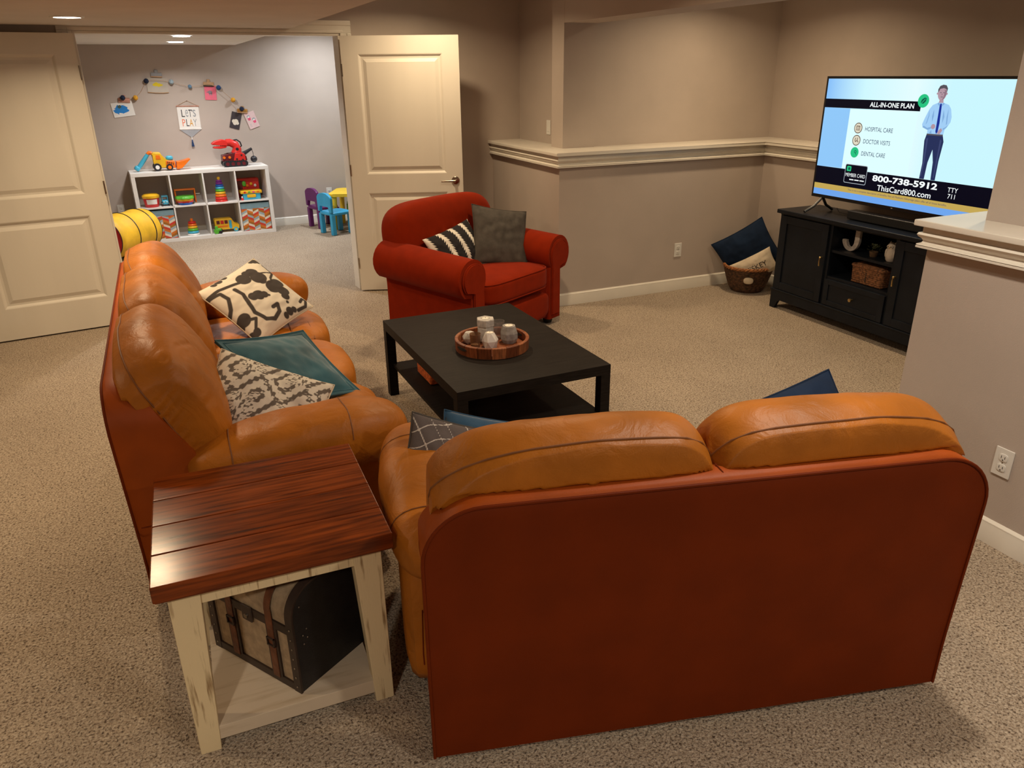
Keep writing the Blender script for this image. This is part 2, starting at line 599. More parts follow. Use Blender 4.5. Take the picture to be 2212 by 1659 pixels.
# ------------------------------------------------------------------ two-panel doors
def make_door(name, label, loc, rz, hinge_right, lever):
    d = thing(name, label, 'door', loc, rz)
    d['kind'] = 'structure'
    w, th = 0.915, 0.035
    x0, x1 = 0.13, w-0.13
    rows = [(0.235, 0.835), (0.985, 1.895)]
    H = 2.025
    s = B()
    zs = [0.012, rows[0][0], rows[0][1], rows[1][0], rows[1][1], H]
    s.box(0, x0, 0, th, 0.012, H)
    s.box(x1, w, 0, th, 0.012, H)
    for a, b in ((zs[0], zs[1]), (zs[2], zs[3]), (zs[4], zs[5])):
        s.box(x0, x1, 0, th, a, b)
    s.build('door_slab', M_DOOR, d)
    for (a, b) in rows:
        p = B()
        prof = [(0, 0), (0.006, 0.002), (0.02, 0.014), (0.034, 0.014), (0.06, 0.004)]
        rings = []
        for i, y in prof:
            rings.append(p.ring([(x0+i, y, a+i), (x1-i, y, a+i), (x1-i, y, b-i), (x0+i, y, b-i)]))
        p.skin(rings, True, False, True)
        back = p.ring([(x0, th-0.006, a), (x1, th-0.006, a), (x1, th-0.006, b), (x0, th-0.006, b)])
        p.skin([back, rings[0]], True, True, False)
        p.build('door_panel', M_DOOR, d, smooth=False)
    hx = w if hinge_right else 0
    for hz in (0.25, 1.02, 1.78):
        h = B()
        h.cyl((hx, -0.006, hz-0.045), (hx, -0.006, hz+0.045), 0.006, seg=10)
        h.box(hx-0.003, hx+0.0015, -0.002, 0.030, hz-0.044, hz+0.044)
        h.build('hinge', M_STEEL, d)
    if lever:
        lx = w-0.062
        hd = B().lathe([(0.0, 0.0), (0.033, 0.0), (0.034, -0.004), (0.028, -0.010), (0.012, -0.012), (0.011, -0.045), (0.0, -0.046)], 24, (lx, 0, 0.925), ax='y', cap0=False, cap1=False)
        hd.build('handle', M_STEEL, d, label='brushed metal lever handle')
        lv = B().tube([(lx, -0.045, 0.925), (lx-0.03, -0.047, 0.925), (lx-0.075, -0.044, 0.924), (lx-0.118, -0.042, 0.923)], 0.008, 10, rads=[0.010, 0.009, 0.0075, 0.0065])
        lv.build('lever', M_STEEL, d)
        la = B().box(w-0.0005, w+0.001, 0.007, 0.028, 0.89, 0.96)
        la.build('latch_plate', M_STEEL, d)
    return d
_al = R(7.86)
make_door('door_1', 'white two-panel door folded open at the left edge', (-0.43-0.915*math.cos(_al), 6.272-0.915*math.sin(_al), 0), _al, True, False)
make_door('door_2', 'white two-panel door with lever handle behind the red armchair', (1.378, 6.398, 0), R(-20.5), False, True)

# ------------------------------------------------------------------ recessed downlights
M_LENSW = M('warm_light_lens', (1, 1, 1), 0.5, emit=(1.0, 0.9, 0.78), estr=14)
M_LENSC = M('cool_light_lens', (1, 1, 1), 0.5, emit=(1.0, 0.97, 0.95), estr=14)
def downlight(x, y, z, watts, col, label, lens, group, size=0.14):
    d = thing('recessed_downlight', label, 'ceiling light', (x, y, z), 0, group)
    r = size/2
    B().lathe([(r+0.001, -0.001), (r+0.001, -0.006), (r+0.016, -0.006), (r+0.02, -0.0005)], 40, cap0=False, cap1=False).build('trim_ring', M_PLATE, d)
    B().lathe([(r, -0.0035), (0.0, -0.0045)], 40, cap0=False, cap1=False).build('lens', lens, d)
    ld = bpy.data.lights.new('lamp', 'AREA')
    ld.shape = 'DISK'
    ld.size = size
    ld.energy = watts
    ld.color = col
    ld.spread = R(150)
    lo = bpy.data.objects.new('lamp', ld)
    COL.objects.link(lo)
    lo.parent = d
    lo.location = (0, 0, -0.012)
    return d
G1 = 'round downlights in the family room ceiling'
downlight(-0.38, 5.41, 2.072, MAIN_W*0.8, WARM, 'round recessed downlight at upper left above the open door', M_LENSW, G1)
downlight(-0.43, 4.05, 2.072, MAIN_W*1.0, WARM, 'round recessed downlight in the soffit above the leather sofa', M_LENSW, G1)
downlight(-2.0, 2.8, 2.072, MAIN_W*1.0, WARM, 'round recessed downlight in the soffit left of the leather sofa', M_LENSW, G1)
downlight(1.86, 5.66, 2.44, MAIN_W*0.95, WARM, 'round recessed downlight in front of the right door', M_LENSW, G1)
downlight(1.86, 3.6, 2.44, MAIN_W*1.15, WARM, 'round recessed downlight above the coffee table', M_LENSW, G1)
downlight(1.86, 1.5, 2.44, MAIN_W*1.05, NEUT, 'round recessed downlight above the loveseat', M_LENSW, G1)
downlight(1.6, -0.6, 2.44, MAIN_W*1.7, NEUT, 'round recessed downlight behind the viewer', M_LENSW, G1)
downlight(-0.9, -0.2, 2.072, MAIN_W*1.5, NEUT, 'added unseen downlight behind the viewer brightening the side table front', M_LENSW, G1)  # unseen lamp added to brighten the side table front and sofa end
downlight(4.0, 4.75, 2.44, MAIN_W*0.85, WARM, 'round recessed downlight in the far end of the television alcove', M_LENSW, G1)
downlight(4.0, 2.4, 2.44, MAIN_W*0.8, WARM, 'round recessed downlight in the near end of the television alcove', M_LENSW, G1)
G2 = 'round downlights in the playroom ceiling'
downlight(0.30, 7.68, 2.07, PLAY_W, COOL, 'nearer of two round downlights in the playroom ceiling', M_LENSC, G2)
downlight(0.29, 9.02, 2.07, PLAY_W*0.5, COOL, 'farther of two round downlights in the playroom ceiling', M_LENSC, G2)
_q = L(2.55, 2.75)
downlight(_q[0], _q[1], 2.44, PLAY_W*0.90, (0.90, 0.96, 1.0), 'round downlight over the small yellow table in the playroom', M_LENSC, G2)

# ------------------------------------------------------------------ wall plates
def outlet(loc, rot, label):
    o = thing('wall_outlet', label, 'outlet', loc, 0, 'white wall outlets', rot=rot)
    B().box(-0.036, 0.036, -0.006, 0.0, -0.058, 0.058, bev=0.003).build('plate', M_PLATE, o)
    for z in (-0.021, 0.021):
        f = B().puff((0, -0.007, z), (0.017, 0.002, 0.0155), 4, 6).build('receptacle', M_PLATE, o)
        for bx in ((-0.008, -0.006, z-0.003, z+0.008), (0.006, 0.008, z-0.003, z+0.007), (-0.002, 0.002, z-0.011, z-0.007)):
            B().box(bx[0], bx[1], -0.0096, -0.0088, bx[2], bx[3]).build('slot', M_SLOT, f)
    B().cyl((0, -0.0075, 0), (0, -0.005, 0), 0.0025, seg=8).build('screw', M_STEEL, o)
    return o
outlet((3.836, 5.25, 0.346), (0, 0, 0), 'white wall outlet low on the wall behind the red armchair')
outlet((2.745, 1.593, 0.348), (0, 0, R(-90)), 'white wall outlet on the half wall beside the loveseat')
outlet(L(0.13, 3.51, 0.348), (0, 0, ANG), 'white wall outlet beside the left end of the toy shelf')
outlet(L(2.536, 3.51, 0.36), (0, 0, ANG), 'white wall outlet behind the small yellow table')
sw = thing('light_switch', 'white light switch on the wall corner above the ledge', 'switch', (2.985, 5.995, 1.32), 0, rot=(0, 0, R(-90)))
B().box(-0.036, 0.036, -0.006, 0.0, -0.058, 0.058, bev=0.003).build('plate', M_PLATE, sw)
B().box(-0.016, 0.016, -0.009, -0.005, -0.033, 0.033, bev=0.002).build('rocker', M_PLATE, sw)
# ------------------------------------------------------------------ leather sofas
M_LEATHER = M('tan_leather', (0.39, 0.124, 0.010), 0.46, var=0.16, vscale=5, bump=0.22, bscale=260, bdist=0.002, spec=0.26)
def _leather_wrinkles(m):
    nt = m.node_tree
    b = nt.nodes['Principled BSDF']
    old = b.inputs['Normal'].links[0].from_node
    tc = nt.nodes.new('ShaderNodeTexCoord')
    n = nt.nodes.new('ShaderNodeTexNoise')
    n.inputs['Scale'].default_value = 9
    n.inputs['Detail'].default_value = 4
    n.inputs['Distortion'].default_value = 1.2
    nt.links.new(tc.outputs['Object'], n.inputs['Vector'])
    bp = nt.nodes.new('ShaderNodeBump')
    bp.inputs['Strength'].default_value = 0.35
    bp.inputs['Distance'].default_value = 0.02
    nt.links.new(n.outputs['Fac'], bp.inputs['Height'])
    nt.links.new(bp.outputs[0], old.inputs['Normal'])
_leather_wrinkles(M_LEATHER)
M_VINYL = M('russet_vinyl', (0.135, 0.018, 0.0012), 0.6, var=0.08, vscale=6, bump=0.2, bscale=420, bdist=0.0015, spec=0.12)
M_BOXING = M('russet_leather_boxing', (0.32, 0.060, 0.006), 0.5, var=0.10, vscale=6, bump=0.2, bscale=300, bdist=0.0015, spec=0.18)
M_SEAM = M('seam_thread', (0.20, 0.065, 0.012), 0.6, var=0.1)
M_FOOT = M('dark_foot', (0.015, 0.012, 0.01), 0.6, var=0.1)

def cushion_fn(a, seed, amp=0.010, gather=0.010, sag=0.0, top=0.0):
    def fn(v):
        q = Vector((v.x*2.2+seed, v.y*5+seed*1.7, v.z*5))
        n1 = noise.noise(q)
        q2 = Vector((v.x*9+seed*3, v.y*3.5, v.z*3.5+seed))
        n2 = noise.noise(q2)
        e = min(1.0, abs(v.x)/a)
        th = math.atan2(v.z, v.y)
        g = math.sin(th*13+3*noise.noise(Vector((th*2, seed, 0)))) * gather * max(0, (e-0.55)/0.45)**1.2
        d = v.normalized()
        v = v + Vector((0, d.y, d.z))*(n1*amp + n2*amp*0.5 + g) + Vector((0, 0, 1))*sag*(1-e*e)
        return v
    return fn

def creases(a, b, c, seed, n=14):
    rg = random.Random(seed)
    out = []
    def surf_pt(q):
        lo, hi = 0.2, 1.6
        for _ in range(24):
            s_ = (lo+hi)/2
            if abs(q.x*s_)**6.5 + abs(q.y*s_)**2.8 + abs(q.z*s_)**2.8 > 1:
                hi = s_
            else:
                lo = s_
        return Vector((q.x*s_*a, q.y*s_*b, q.z*s_*c))
    # pleats gathered along the welt near both ends
    for side in (-1, 1):
        for k in range(7):
            th = R(22-15*k+rg.uniform(-5, 5))
            q = Vector((side*(0.95-0.05*rg.random()), -0.40+rg.uniform(-0.15, 0.15), math.sin(th)))
            ctr = surf_pt(q)
            tang = Vector((-side*0.55, 0.72+rg.uniform(-0.15, 0.15), 0.28+0.1*rg.uniform(-1, 1))).normalized()
            out.append((ctr, tang, rg.uniform(0.06, 0.11), rg.uniform(0.008, 0.012), rg.uniform(0.009, 0.016)))
    # short gathers crossing the welt on both ends
    for side in (-1, 1):
        for k in range(8):
            ctr = surf_pt(Vector((side, -0.05, math.tan(R(-38+9*k+rg.uniform(-2, 2))))))
            tang = Vector((-side*0.15, 0.9, 0.38+0.15*rg.uniform(-1, 1))).normalized()
            out.append((ctr, tang, rg.uniform(0.05, 0.085), rg.uniform(0.008, 0.011), rg.uniform(0.009, 0.015)))
    # long loose wrinkles
    for k in range(n):
        q = Vector((rg.uniform(-0.8, 0.8), rg.choice((-1, 1))*rg.uniform(0.4, 1.0), rg.uniform(-0.6, 0.75)))
        ctr = surf_pt(q)
        tang = Vector((rg.uniform(0.4, 1.0)*rg.choice((-1, 1)), rg.uniform(-0.3, 0.3), rg.uniform(-0.7, 0.7))).normalized()
        out.append((ctr, tang, rg.uniform(0.05, 0.12), rg.uniform(0.008, 0.013), rg.uniform(0.002, 0.005)))
    return out

def crease_disp(v, cr):
    d = 0.0
    for ctr, tang, ln, w, amp in cr:
        r = v-ctr
        if r.length_squared > 0.06:
            continue
        al = r.dot(tang)
        pe = (r-tang*al).length
        if pe > 5*w:
            continue
        d += amp*math.exp(-(al/ln)**2)*(0.45*math.exp(-((pe-1.9*w)/w)**2)-math.exp(-(pe/w)**2))
    return d

def make_sofa(name, label, Ln, nseat, loc, rz, seed):
    """Local x along the length, y from the back (0) to the front, z up."""
    t = thing(name, label, 'sofa', loc, rz)
    H = 0.82
    rad = 0.15
    # back shell: rounded outline, thin at the top and wedge shaped below
    pts = [(0.0, 0.035)]
    for k in range(1, 9):
        pts.append((0.0, 0.035 + (H-rad-0.035)*k/9))
    pts += arc(rad, H-rad, rad, 180, 90, 10)
    nx = 14
    for k in range(1, nx):
        pts.append((rad+(Ln-2*rad)*k/nx, H))
    pts += arc(Ln-rad, H-rad, rad, 90, 0, 10)
    for k in range(1, 9):
        pts.append((Ln, H-rad - (H-rad-0.035)*k/9))
    pts.append((Ln, 0.035))
    def yb(z):
        return -0.025*max(0, (z-0.2)/0.6)
    def yf(z):
        return 0.075 + min(1, max(0, (H-z)/0.30))*0.175
    b = B()
    r0 = b.ring([(x, yb(z), z) for x, z in pts])
    c = (Ln/2, 0.45)
    def ins(x, z, k):
        dx, dz = x-c[0], z-c[1]
        return (x - math.copysign(min(k, abs(dx)), dx)*(1 if abs(dx) > Ln/2-rad-0.01 else 0), z - (k if z > H-rad*0.9 else 0))
    r1 = b.ring([(ins(x, z, -0.012)[0], yb(z)+0.014, ins(x, z, -0.012)[1]) for x, z in pts])
    r2 = b.ring([(ins(x, z, -0.010)[0], min(yf(z), yb(z)+0.06), ins(x, z, -0.010)[1]) for x, z in pts])
    r3 = b.ring([(x, yf(z), z) for x, z in pts])
    b.skin([r0, r1, r2, r3], True, True, True)
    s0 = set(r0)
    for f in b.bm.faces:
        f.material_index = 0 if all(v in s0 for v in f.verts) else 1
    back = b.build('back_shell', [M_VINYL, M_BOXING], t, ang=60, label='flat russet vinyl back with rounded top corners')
    ip = [(x, yb(z)-0.001, z) for x, z in pts]
    B().tube(ip, 0.0045, 8).build('piping', M_VINYL, back)
    sx = Ln/2
    B().tube([(sx, yb(H)-0.003, H-0.004), (sx, yb(H)+0.03, H+0.0115), (sx, yb(H)+0.075, H+0.0105)], 0.002, 6).build('seam', M_VINYL, back)
    for xx in (0.002, Ln-0.002):
        q = -0.0125 if xx < 0.1 else 0.0125
        B().tube([(xx+q, 0.01, 0.35), (xx+q, 0.05, 0.35), (xx+q*0.2, 0.25, 0.352)], 0.002, 6).build('seam', M_VINYL, back)
    # base
    B().box(0.03, Ln-0.03, 0.2, 0.86, 0.045, 0.30, bev=0.02, seg=3).build('base', M_LEATHER, t)
    for fx in (0.08, Ln-0.08):
        for fy in (0.06, 0.78):
            B().cyl((fx, fy, 0.0), (fx, fy, 0.05), 0.025, 0.03, 14).build('foot', M_FOOT, t)
    # arms
    for side in (0, 1):
        ax = 0.045 if side == 0 else Ln-0.045
        arm = B()
        arm.puff((ax, 0.56, 0.29), (0.105, 0.34, 0.245), 6, 10)
        arm_o = arm.build('arm', M_LEATHER, t)
        def armfn(v, sd=seed+side*5):
            e = v.y/0.385
            s = 1 + 0.20*max(0, e)**2 - 0.13*max(0, -e)
            v = Vector((v.x*s, v.y, v.z*s))
            v.z += 0.015*e - 0.03*max(0, e-0.55)
            n = noise.noise(Vector((v.x*4, v.y*9+sd, v.z*4)))*0.010 + noise.noise(Vector((v.x*7, v.y*2.5+sd, v.z*6)))*0.010
            return v + v.normalized()*n
        pad = B().puff((ax, 0.565, 0.53), (0.145, 0.385, 0.118), 2.7, 22, fn=armfn)
        po = pad.build('arm_pad', M_LEATHER, t, ang=80)
        for sy in (-0.60, 0.42):
            loop = []
            for k in range(13):
                th = R(15+150*k/12)
                rr = (1-abs(sy)**2.7)**(1/2.7)
                cs = (abs(math.cos(th))**2.7+abs(math.sin(th))**2.7)**(-1/2.7)
                v = armfn(Vector((0.145*rr*cs*math.cos(th), 0.385*sy, 0.118*rr*cs*math.sin(th))))
                loop.append(v*1.004+Vector((ax, 0.565, 0.53)))
            B().tube(loop, 0.0025, 6).build('seam', M_SEAM, po)
    # seat cushions
    iw = Ln-0.30
    wc = iw/nseat
    for k in range(nseat):
        cx = 0.15+wc*(k+0.5)
        a = wc/2
        def seatfn(v, sd=seed+k*7, a=a):
            rib = 0.010*abs(math.sin((v.y+0.36)*math.pi/0.175))*(1 if v.z > 0 else 0)*max(0, min(1, (v.y+0.05)/0.1))
            v.z += rib + 0.012*(1-(v.x/a)**2)*(1 if v.z > 0 else 0)
            v.z += noise.noise(Vector((v.x*4+sd, v.y*4, 0)))*0.010
            v.y += noise.noise(Vector((v.x*6+sd, v.z*5, 3)))*0.008
            return v
        sc = B().puff((cx, 0.59, 0.375), (a*1.0, 0.375, 0.105), 4.2, 18, fn=seatfn).build('seat_cushion', M_LEATHER, t, ang=80)
        for sy in (0.755, 0.86):
            line = [(cx+a*0.93*(2*i/12-1), sy, 0.375+0.105*(1-abs((sy-0.59)/0.375)**4.2)**(1/4.2)*(1-abs(0.93*(2*i/12-1))**4.2)**(1/4.2)+0.012*(1-(2*i/12-1)**2)+0.003) for i in range(13)]
            B().tube(line, 0.0025, 6).build('seam', M_SEAM, sc)
    # back cushions reach over the whole width
    wb = Ln/nseat
    BZ, BC, CY = 0.695, 0.252, 0.160
    tilt = Matrix.Rotation(R(26), 3, 'X')
    for k in range(nseat):
        wb2 = (Ln-0.05)/nseat
        cx = 0.025+wb2*(k+0.5)
        a = wb2/2*1.045
        f0 = cushion_fn(a, seed+3.3*k, 0.010, 0.005, 0.010)
        cr = creases(a, 0.165, 0.255, int(seed*10)+k)
        eo = -1 if k == 0 else (1 if k == nseat-1 else 0)
        def bfn(v, f0=f0, a=a, cr=cr, eo=eo):
            v0 = v.copy()
            v = f0(v) + v0.normalized()*crease_disp(v0, cr)
            if v.z > 0 and eo:
                v.z -= 0.075*max(0, eo*v0.x/a)**2.2*(v0.z/0.255)
            if v.z < -0.1:
                v.y += 0.02*(v.z+0.1)/0.2
            if eo and v.x*eo > a-0.026:
                v.x = eo*(a-0.026+0.25*(v.x*eo-a+0.026))
            v = tilt @ v
            ya, za = CY+v.y, BZ+v.z
            lim = 0.020 if za > H+0.012 else yf(min(za, H))-0.045
            if za > H-0.03:
                k = min(1, (za-H+0.03)/0.042)
                lim = (yf(H)-0.045)*(1-k)+0.020*k
            if ya < lim:
                v.y = lim-CY + 0.25*(ya-lim) if za > H+0.012 else lim-CY
            return v
        bc = B().puff((cx, CY, BZ), (a, 0.165, BC), 2.8, 60, fn=bfn, px=6.5)
        bo = bc.build('back_cushion', M_LEATHER, t, ang=80)
        # welt seam running round the cushion just behind its crest
        loop = []
        for i in range(41):
            th = R(-60+300*i/40)
            q = Vector((math.cos(th), -0.05, math.sin(th)))
            lo, hi = 0.2, 1.5
            for _ in range(24):
                s_ = (lo+hi)/2
                if abs(q.x*s_)**6.5 + abs(q.y*s_)**2.8 + abs(q.z*s_)**2.8 > 1:
                    hi = s_
                else:
                    lo = s_
            v = bfn(Vector((q.x*s_*a, q.y*s_*0.165, q.z*s_*BC)))
            v = v + Vector((0, -0.2, 1)).normalized()*0.0015
            loop.append(v + Vector((cx, CY, BZ)))
        B().tube(loop, 0.0030, 6).build('seam', M_SEAM, bo)
    return t

make_sofa('leather_loveseat', 'tan leather loveseat seen from behind with a russet back', 1.50, 2, (0.404, 1.475, 0), R(-13.84), 1.0)
make_sofa('leather_sofa', 'long tan leather sofa on the left holding three patterned pillows', 2.18, 3, (-0.285, 4.68, 0), R(-90), 9.0)

# ------------------------------------------------------------------ throw pillows
def pillow_z(u, v, T):
    return T*((1-abs(u)**2.3)*(1-abs(v)**2.3))**0.55 if abs(u) < 1 and abs(v) < 1 else 0.0

def make_pillow(name, label, w, h, T, mat, c, ux, uy, n=36, pinch=0.07, patfn=None, seed=0.0, flange=0.0, piping=None, group=None, fold=0.0, wr=0.006, tint=None, bend=0.0):
    """A stuffed square: two bulged faces sharing an edge; returns an Empty with its cover and trims."""
    t = thing(name, label, 'pillow', (0, 0, 0), 0, group)
    set_basis(t, c, ux, uy)
    def surf(u, v, sgn):
        x = w/2*u*(1-pinch*(1-v*v))
        y = h/2*v*(1-pinch*(1-u*u))
        if flange:
            uu, vv = u/(1-flange), v/(1-flange)
            z = pillow_z(uu, vv, T) if max(abs(uu), abs(vv)) < 1 else 0.0
            z += 0.006
        else:
            z = pillow_z(u, v, T)
        k = min(1, (1-max(abs(u), abs(v)))*4)
        z += k*wr*(noise.noise(Vector((u*3+seed, v*3, sgn))) + 0.5*noise.noise(Vector((u*8+seed, v*5, sgn*2))))
        z *= sgn
        z -= fold*math.exp(-((v*0.5+0.8*u-0.35)/0.22)**2)*(1 if sgn > 0 else -0.2)*k
        z += bend*(u*u-0.4)
        return (x, y, z)
    b = B()
    top, bot, pv = {}, {}, []
    for i in range(n+1):
        for j in range(n+1):
            u, v = 2*i/n-1, 2*j/n-1
            top[i, j] = b.bm.verts.new(surf(u, v, 1))
            pv.append((u, v))
    edge = lambda i, j: i in (0, n) or j in (0, n)
    for i in range(n+1):
        for j in range(n+1):
            if edge(i, j) and not flange:
                bot[i, j] = top[i, j]
            else:
                bot[i, j] = b.bm.verts.new(surf(2*i/n-1, 2*j/n-1, -1))
                pv.append((2*i/n-1, 2*j/n-1))
    for i in range(n):
        for j in range(n):
            b.bm.faces.new((top[i, j], top[i+1, j], top[i+1, j+1], top[i, j+1]))
            b.bm.faces.new((bot[i, j], bot[i, j+1], bot[i+1, j+1], bot[i+1, j]))
    if flange:
        for i in range(n):
            for (p, q) in (((i, 0), (i+1, 0)), ((i+1, n), (i, n)), ((0, i+1), (0, i)), ((n, i), (n, i+1))):
                b.bm.faces.new((top[p], top[q], bot[q], bot[p]))
    b.bm.verts.index_update()
    o = b.build('cover', mat, t, ang=75)
    if patfn:
        at = o.data.attributes.new('pat', 'FLOAT', 'POINT')
        for i, (u, v) in enumerate(pv):
            at.data[i].value = patfn(u, v)
    rim = [surf(-1+2*i/24, -1, 1) for i in range(24)] + [surf(1, -1+2*i/24, 1) for i in range(24)] + [surf(1-2*i/24, 1, 1) for i in range(24)] + [surf(-1, 1-2*i/24, 1) for i in range(24)]
    if piping:
        B().tube(rim, 0.0035, 6, closed=True).build('edge_seam', piping, t)
    if flange:
        f = 1-flange*0.9
        q = [surf(f*(-1+2*i/24), -f, 1) for i in range(24)] + [surf(f, f*(-1+2*i/24), 1) for i in range(24)] + [surf(f*(1-2*i/24), f, 1) for i in range(24)] + [surf(-f, f*(1-2*i/24), 1) for i in range(24)]
        B().tube(q, 0.003, 6, closed=True).build('flange_stitching', piping or mat, t)
    t['surf'] = 0
    del t['surf']
    return t, surf

def seg_d(p, a, b):
    ax, ay = b[0]-a[0], b[1]-a[1]
    k = max(0, min(1, ((p[0]-a[0])*ax+(p[1]-a[1])*ay)/(ax*ax+ay*ay+1e-9)))
    return math.hypot(p[0]-a[0]-k*ax, p[1]-a[1]-k*ay)

FL = [([(-0.681, -1.129), (-0.661, -0.677), (-0.524, -0.272), (-0.445, 0.087)], 0.047), ([(-0.449, 0.454), (-0.34, 0.862), (-0.33, 1.018)], 0.03), ([(-0.65, 0.931), (-0.309, 0.911), (-0.161, 0.633), (-0.012, 0.494)], 0.034), ([(-0.712, -1.178), (-0.554, -0.741), (-0.313, -0.732), (-0.065, -0.898), (0.103, -1.098)], 0.047), ([(-0.407, -0.431), (-0.163, -0.398), (0.127, -0.5), (0.381, -0.562), (0.684, -0.455), (0.801, -0.251), (0.721, -0.005), (0.553, 0.083), (0.547, -0.066)], 0.052), ([(0.237, -0.791), (0.423, -0.777), (0.505, -0.646), (0.723, -0.862)], 0.039), ([(0.93, 0.497), (0.93, 0.777), (0.792, 0.932), (0.713, 0.881), (0.779, 0.723)], 0.039), ([(-0.02, 0.95), (0.138, 0.995)], 0.039), ([(-0.595, -1.086), (-0.427, -1.052), (-0.175, -1.166)], 0.034)]
FB = [(-0.524, 0.008, 0.194), (-0.594, 0.393, 0.155), (-0.343, 0.362, 0.215), (-0.621, 0.228, 0.129), (-0.198, 0.34, 0.112), (0.105, 0.447, 0.215), (0.046, 0.68, 0.163), (0.321, 0.556, 0.172), (0.494, 0.457, 0.112), (-0.894, 0.87, 0.103), (-0.928, 0.768, 0.069), (-0.805, 0.937, 0.069), (-0.895, -0.581, 0.077), (-0.913, -0.422, 0.095), (-0.937, -0.227, 0.086), (0.334, -0.872, 0.163), (0.423, -1.056, 0.103), (0.795, -1.027, 0.155), (0.76, -0.848, 0.103), (0.848, 0.254, 0.103), (0.869, 0.399, 0.077), (0.886, 0.1, 0.077), (0.04, -0.263, 0.129), (0.085, -0.118, 0.155), (0.16, 0.021, 0.103), (0.239, 0.1, 0.043), (0.645, 0.371, 0.043)]

def flora(u, v):
    d = 9.0
    for pl, w in FL:
        for a, b in zip(pl[:-1], pl[1:]):
            d = min(d, seg_d((u, v), a, b)-w)
    for x, y, r in FB:
        d = min(d, math.hypot(u-x, v-y)-r)
    return 0.5 + d*4

def ikat(u, v):
    jag = 0.05*math.sin(v*60)*math.sin(u*7) + 0.03*math.sin(u*71)
    a = abs(((u*1.15+jag+0.25) % 0.9)-0.45) + abs(((v*1.0+jag) % 1.1)-0.55)*0.85
    return 0.5 + 0.5*math.sin(a*22+jag*14)

def feather(u, v):
    k = (u*0.5+0.5)*4.0+0.40
    x = (k % 1.0)-0.5
    saw = 1-((v*7+abs(x)*4) % 1.0)
    return 0.5 + (abs(x)-0.055-0.19*saw)*5

def plaid(u, v):
    w = 0.12*math.sin(u*7+v*4)
    a, b = u*3.0+v*1.6+w, v*3.0-u*1.6+w
    d = min(abs((a % 1)-0.5), abs((b % 1)-0.5))
    return 0.5 + (d-0.035)*14

def squiggle(u, v):
    return 0.5

M_FLORAL = MPAT('cream_linen_with_charcoal_vines', [(0.46, (0.062, 0.052, 0.048)), (0.54, (0.70, 0.64, 0.54))])
M_IKAT = MPAT('cream_and_taupe_ikat', [(0.35, (0.14, 0.115, 0.095)), (0.6, (0.66, 0.60, 0.51))], fuzz=0.25, fscale=90)
M_FEATHER = MPAT('charcoal_cloth_with_cream_feather_stripes', [(0.44, (0.74, 0.70, 0.62)), (0.56, (0.022, 0.020, 0.022))])
M_PLAID = MPAT('grey_cloth_with_cream_lattice', [(0.40, (0.55, 0.50, 0.44)), (0.60, (0.115, 0.095, 0.088))])
M_TEAL = M('teal_velvet', (0.028, 0.098, 0.130), 0.75, var=0.25, vscale=7, bump=0.4, bscale=300, bdist=0.002, sheen=0.5, spec=0.2)
M_BLUE = M('slate_blue_velvet', (0.020, 0.065, 0.125), 0.8, var=0.15, vscale=8, bump=0.3, bscale=300, bdist=0.002, sheen=0.4, spec=0.2)
M_NAVY = M('navy_cloth', (0.008, 0.020, 0.050), 0.85, var=0.2, vscale=10, bump=0.3, bscale=350, bdist=0.002, spec=0.2)
M_GREYC = M('charcoal_grey_cloth', (0.082, 0.072, 0.062), 0.9, var=0.15, vscale=20, bump=0.5, bscale=320, bdist=0.003, spec=0.15)
M_CREAM = M('cream_canvas', (0.62, 0.53, 0.40), 0.9, var=0.08, vscale=20, bump=0.4, bscale=320, bdist=0.002, spec=0.15)

make_pillow('floral_pillow', 'cream pillow with dark grey leaves and vines on the sofa', 0.43, 0.43, 0.080, M_FLORAL, (0.325, 4.16, 0.632), (0.601, -0.556, -0.575), (0.769, 0.599, 0.224), n=140, patfn=flora, seed=2, piping=M_CREAM, pinch=0.05)
make_pillow('teal_pillow', 'teal velvet pillow with a stitched flange behind the ikat pillow', 0.46, 0.42, 0.05, M_TEAL, (0.335, 3.075, 0.620), (0.35, 0.23, -0.08), (-0.14, 0.30, 0.18), n=40, flange=0.10, seed=5, piping=M_TEAL)
make_pillow('ikat_pillow', 'cream and taupe ikat pillow in the near corner of the sofa', 0.45, 0.40, 0.11, M_IKAT, (0.190, 2.80, 0.565), (0.86, -0.22, -0.40), (0.25, 0.70, 0.62), n=80, patfn=ikat, seed=8, piping=M_CREAM, fold=0.03)
# ------------------------------------------------------------------ pillows on the loveseat
def dir_love(x, y, z):
    a = R(-13.84)
    return (x*math.cos(a)-y*math.sin(a), x*math.sin(a)+y*math.cos(a), z)
def on_love(x, y, z):
    a = R(-13.84)
    return (0.404+x*math.cos(a)-y*math.sin(a), 1.475+x*math.sin(a)+y*math.cos(a), z)
make_pillow('lattice_pillow', 'grey pillow with a thin cream lattice on the loveseat arm end', 0.36, 0.32, 0.055, M_PLAID, on_love(0.145, 0.625, 0.560), dir_love(0.94, 0.05, -0.33), dir_love(0.25, 0.42, 0.86), n=80, patfn=plaid, seed=3, piping=M_GREYC)
make_pillow('slate_blue_pillow', 'slate blue velvet pillow lying beside the lattice pillow', 0.36, 0.32, 0.065, M_BLUE, on_love(0.275, 0.782, 0.500), dir_love(0.97, -0.12, -0.20), dir_love(0.15, 0.60, 0.78), seed=6, piping=M_BLUE)
make_pillow('navy_pillow', 'dark navy pillow poking up behind the right loveseat cushion', 0.34, 0.34, 0.06, M_NAVY, on_love(1.305, 0.548, 0.613), dir_love(0.94, 0.0, 0.35), dir_love(-0.25, 0.45, 0.85), seed=11, piping=M_NAVY, pinch=0.03)

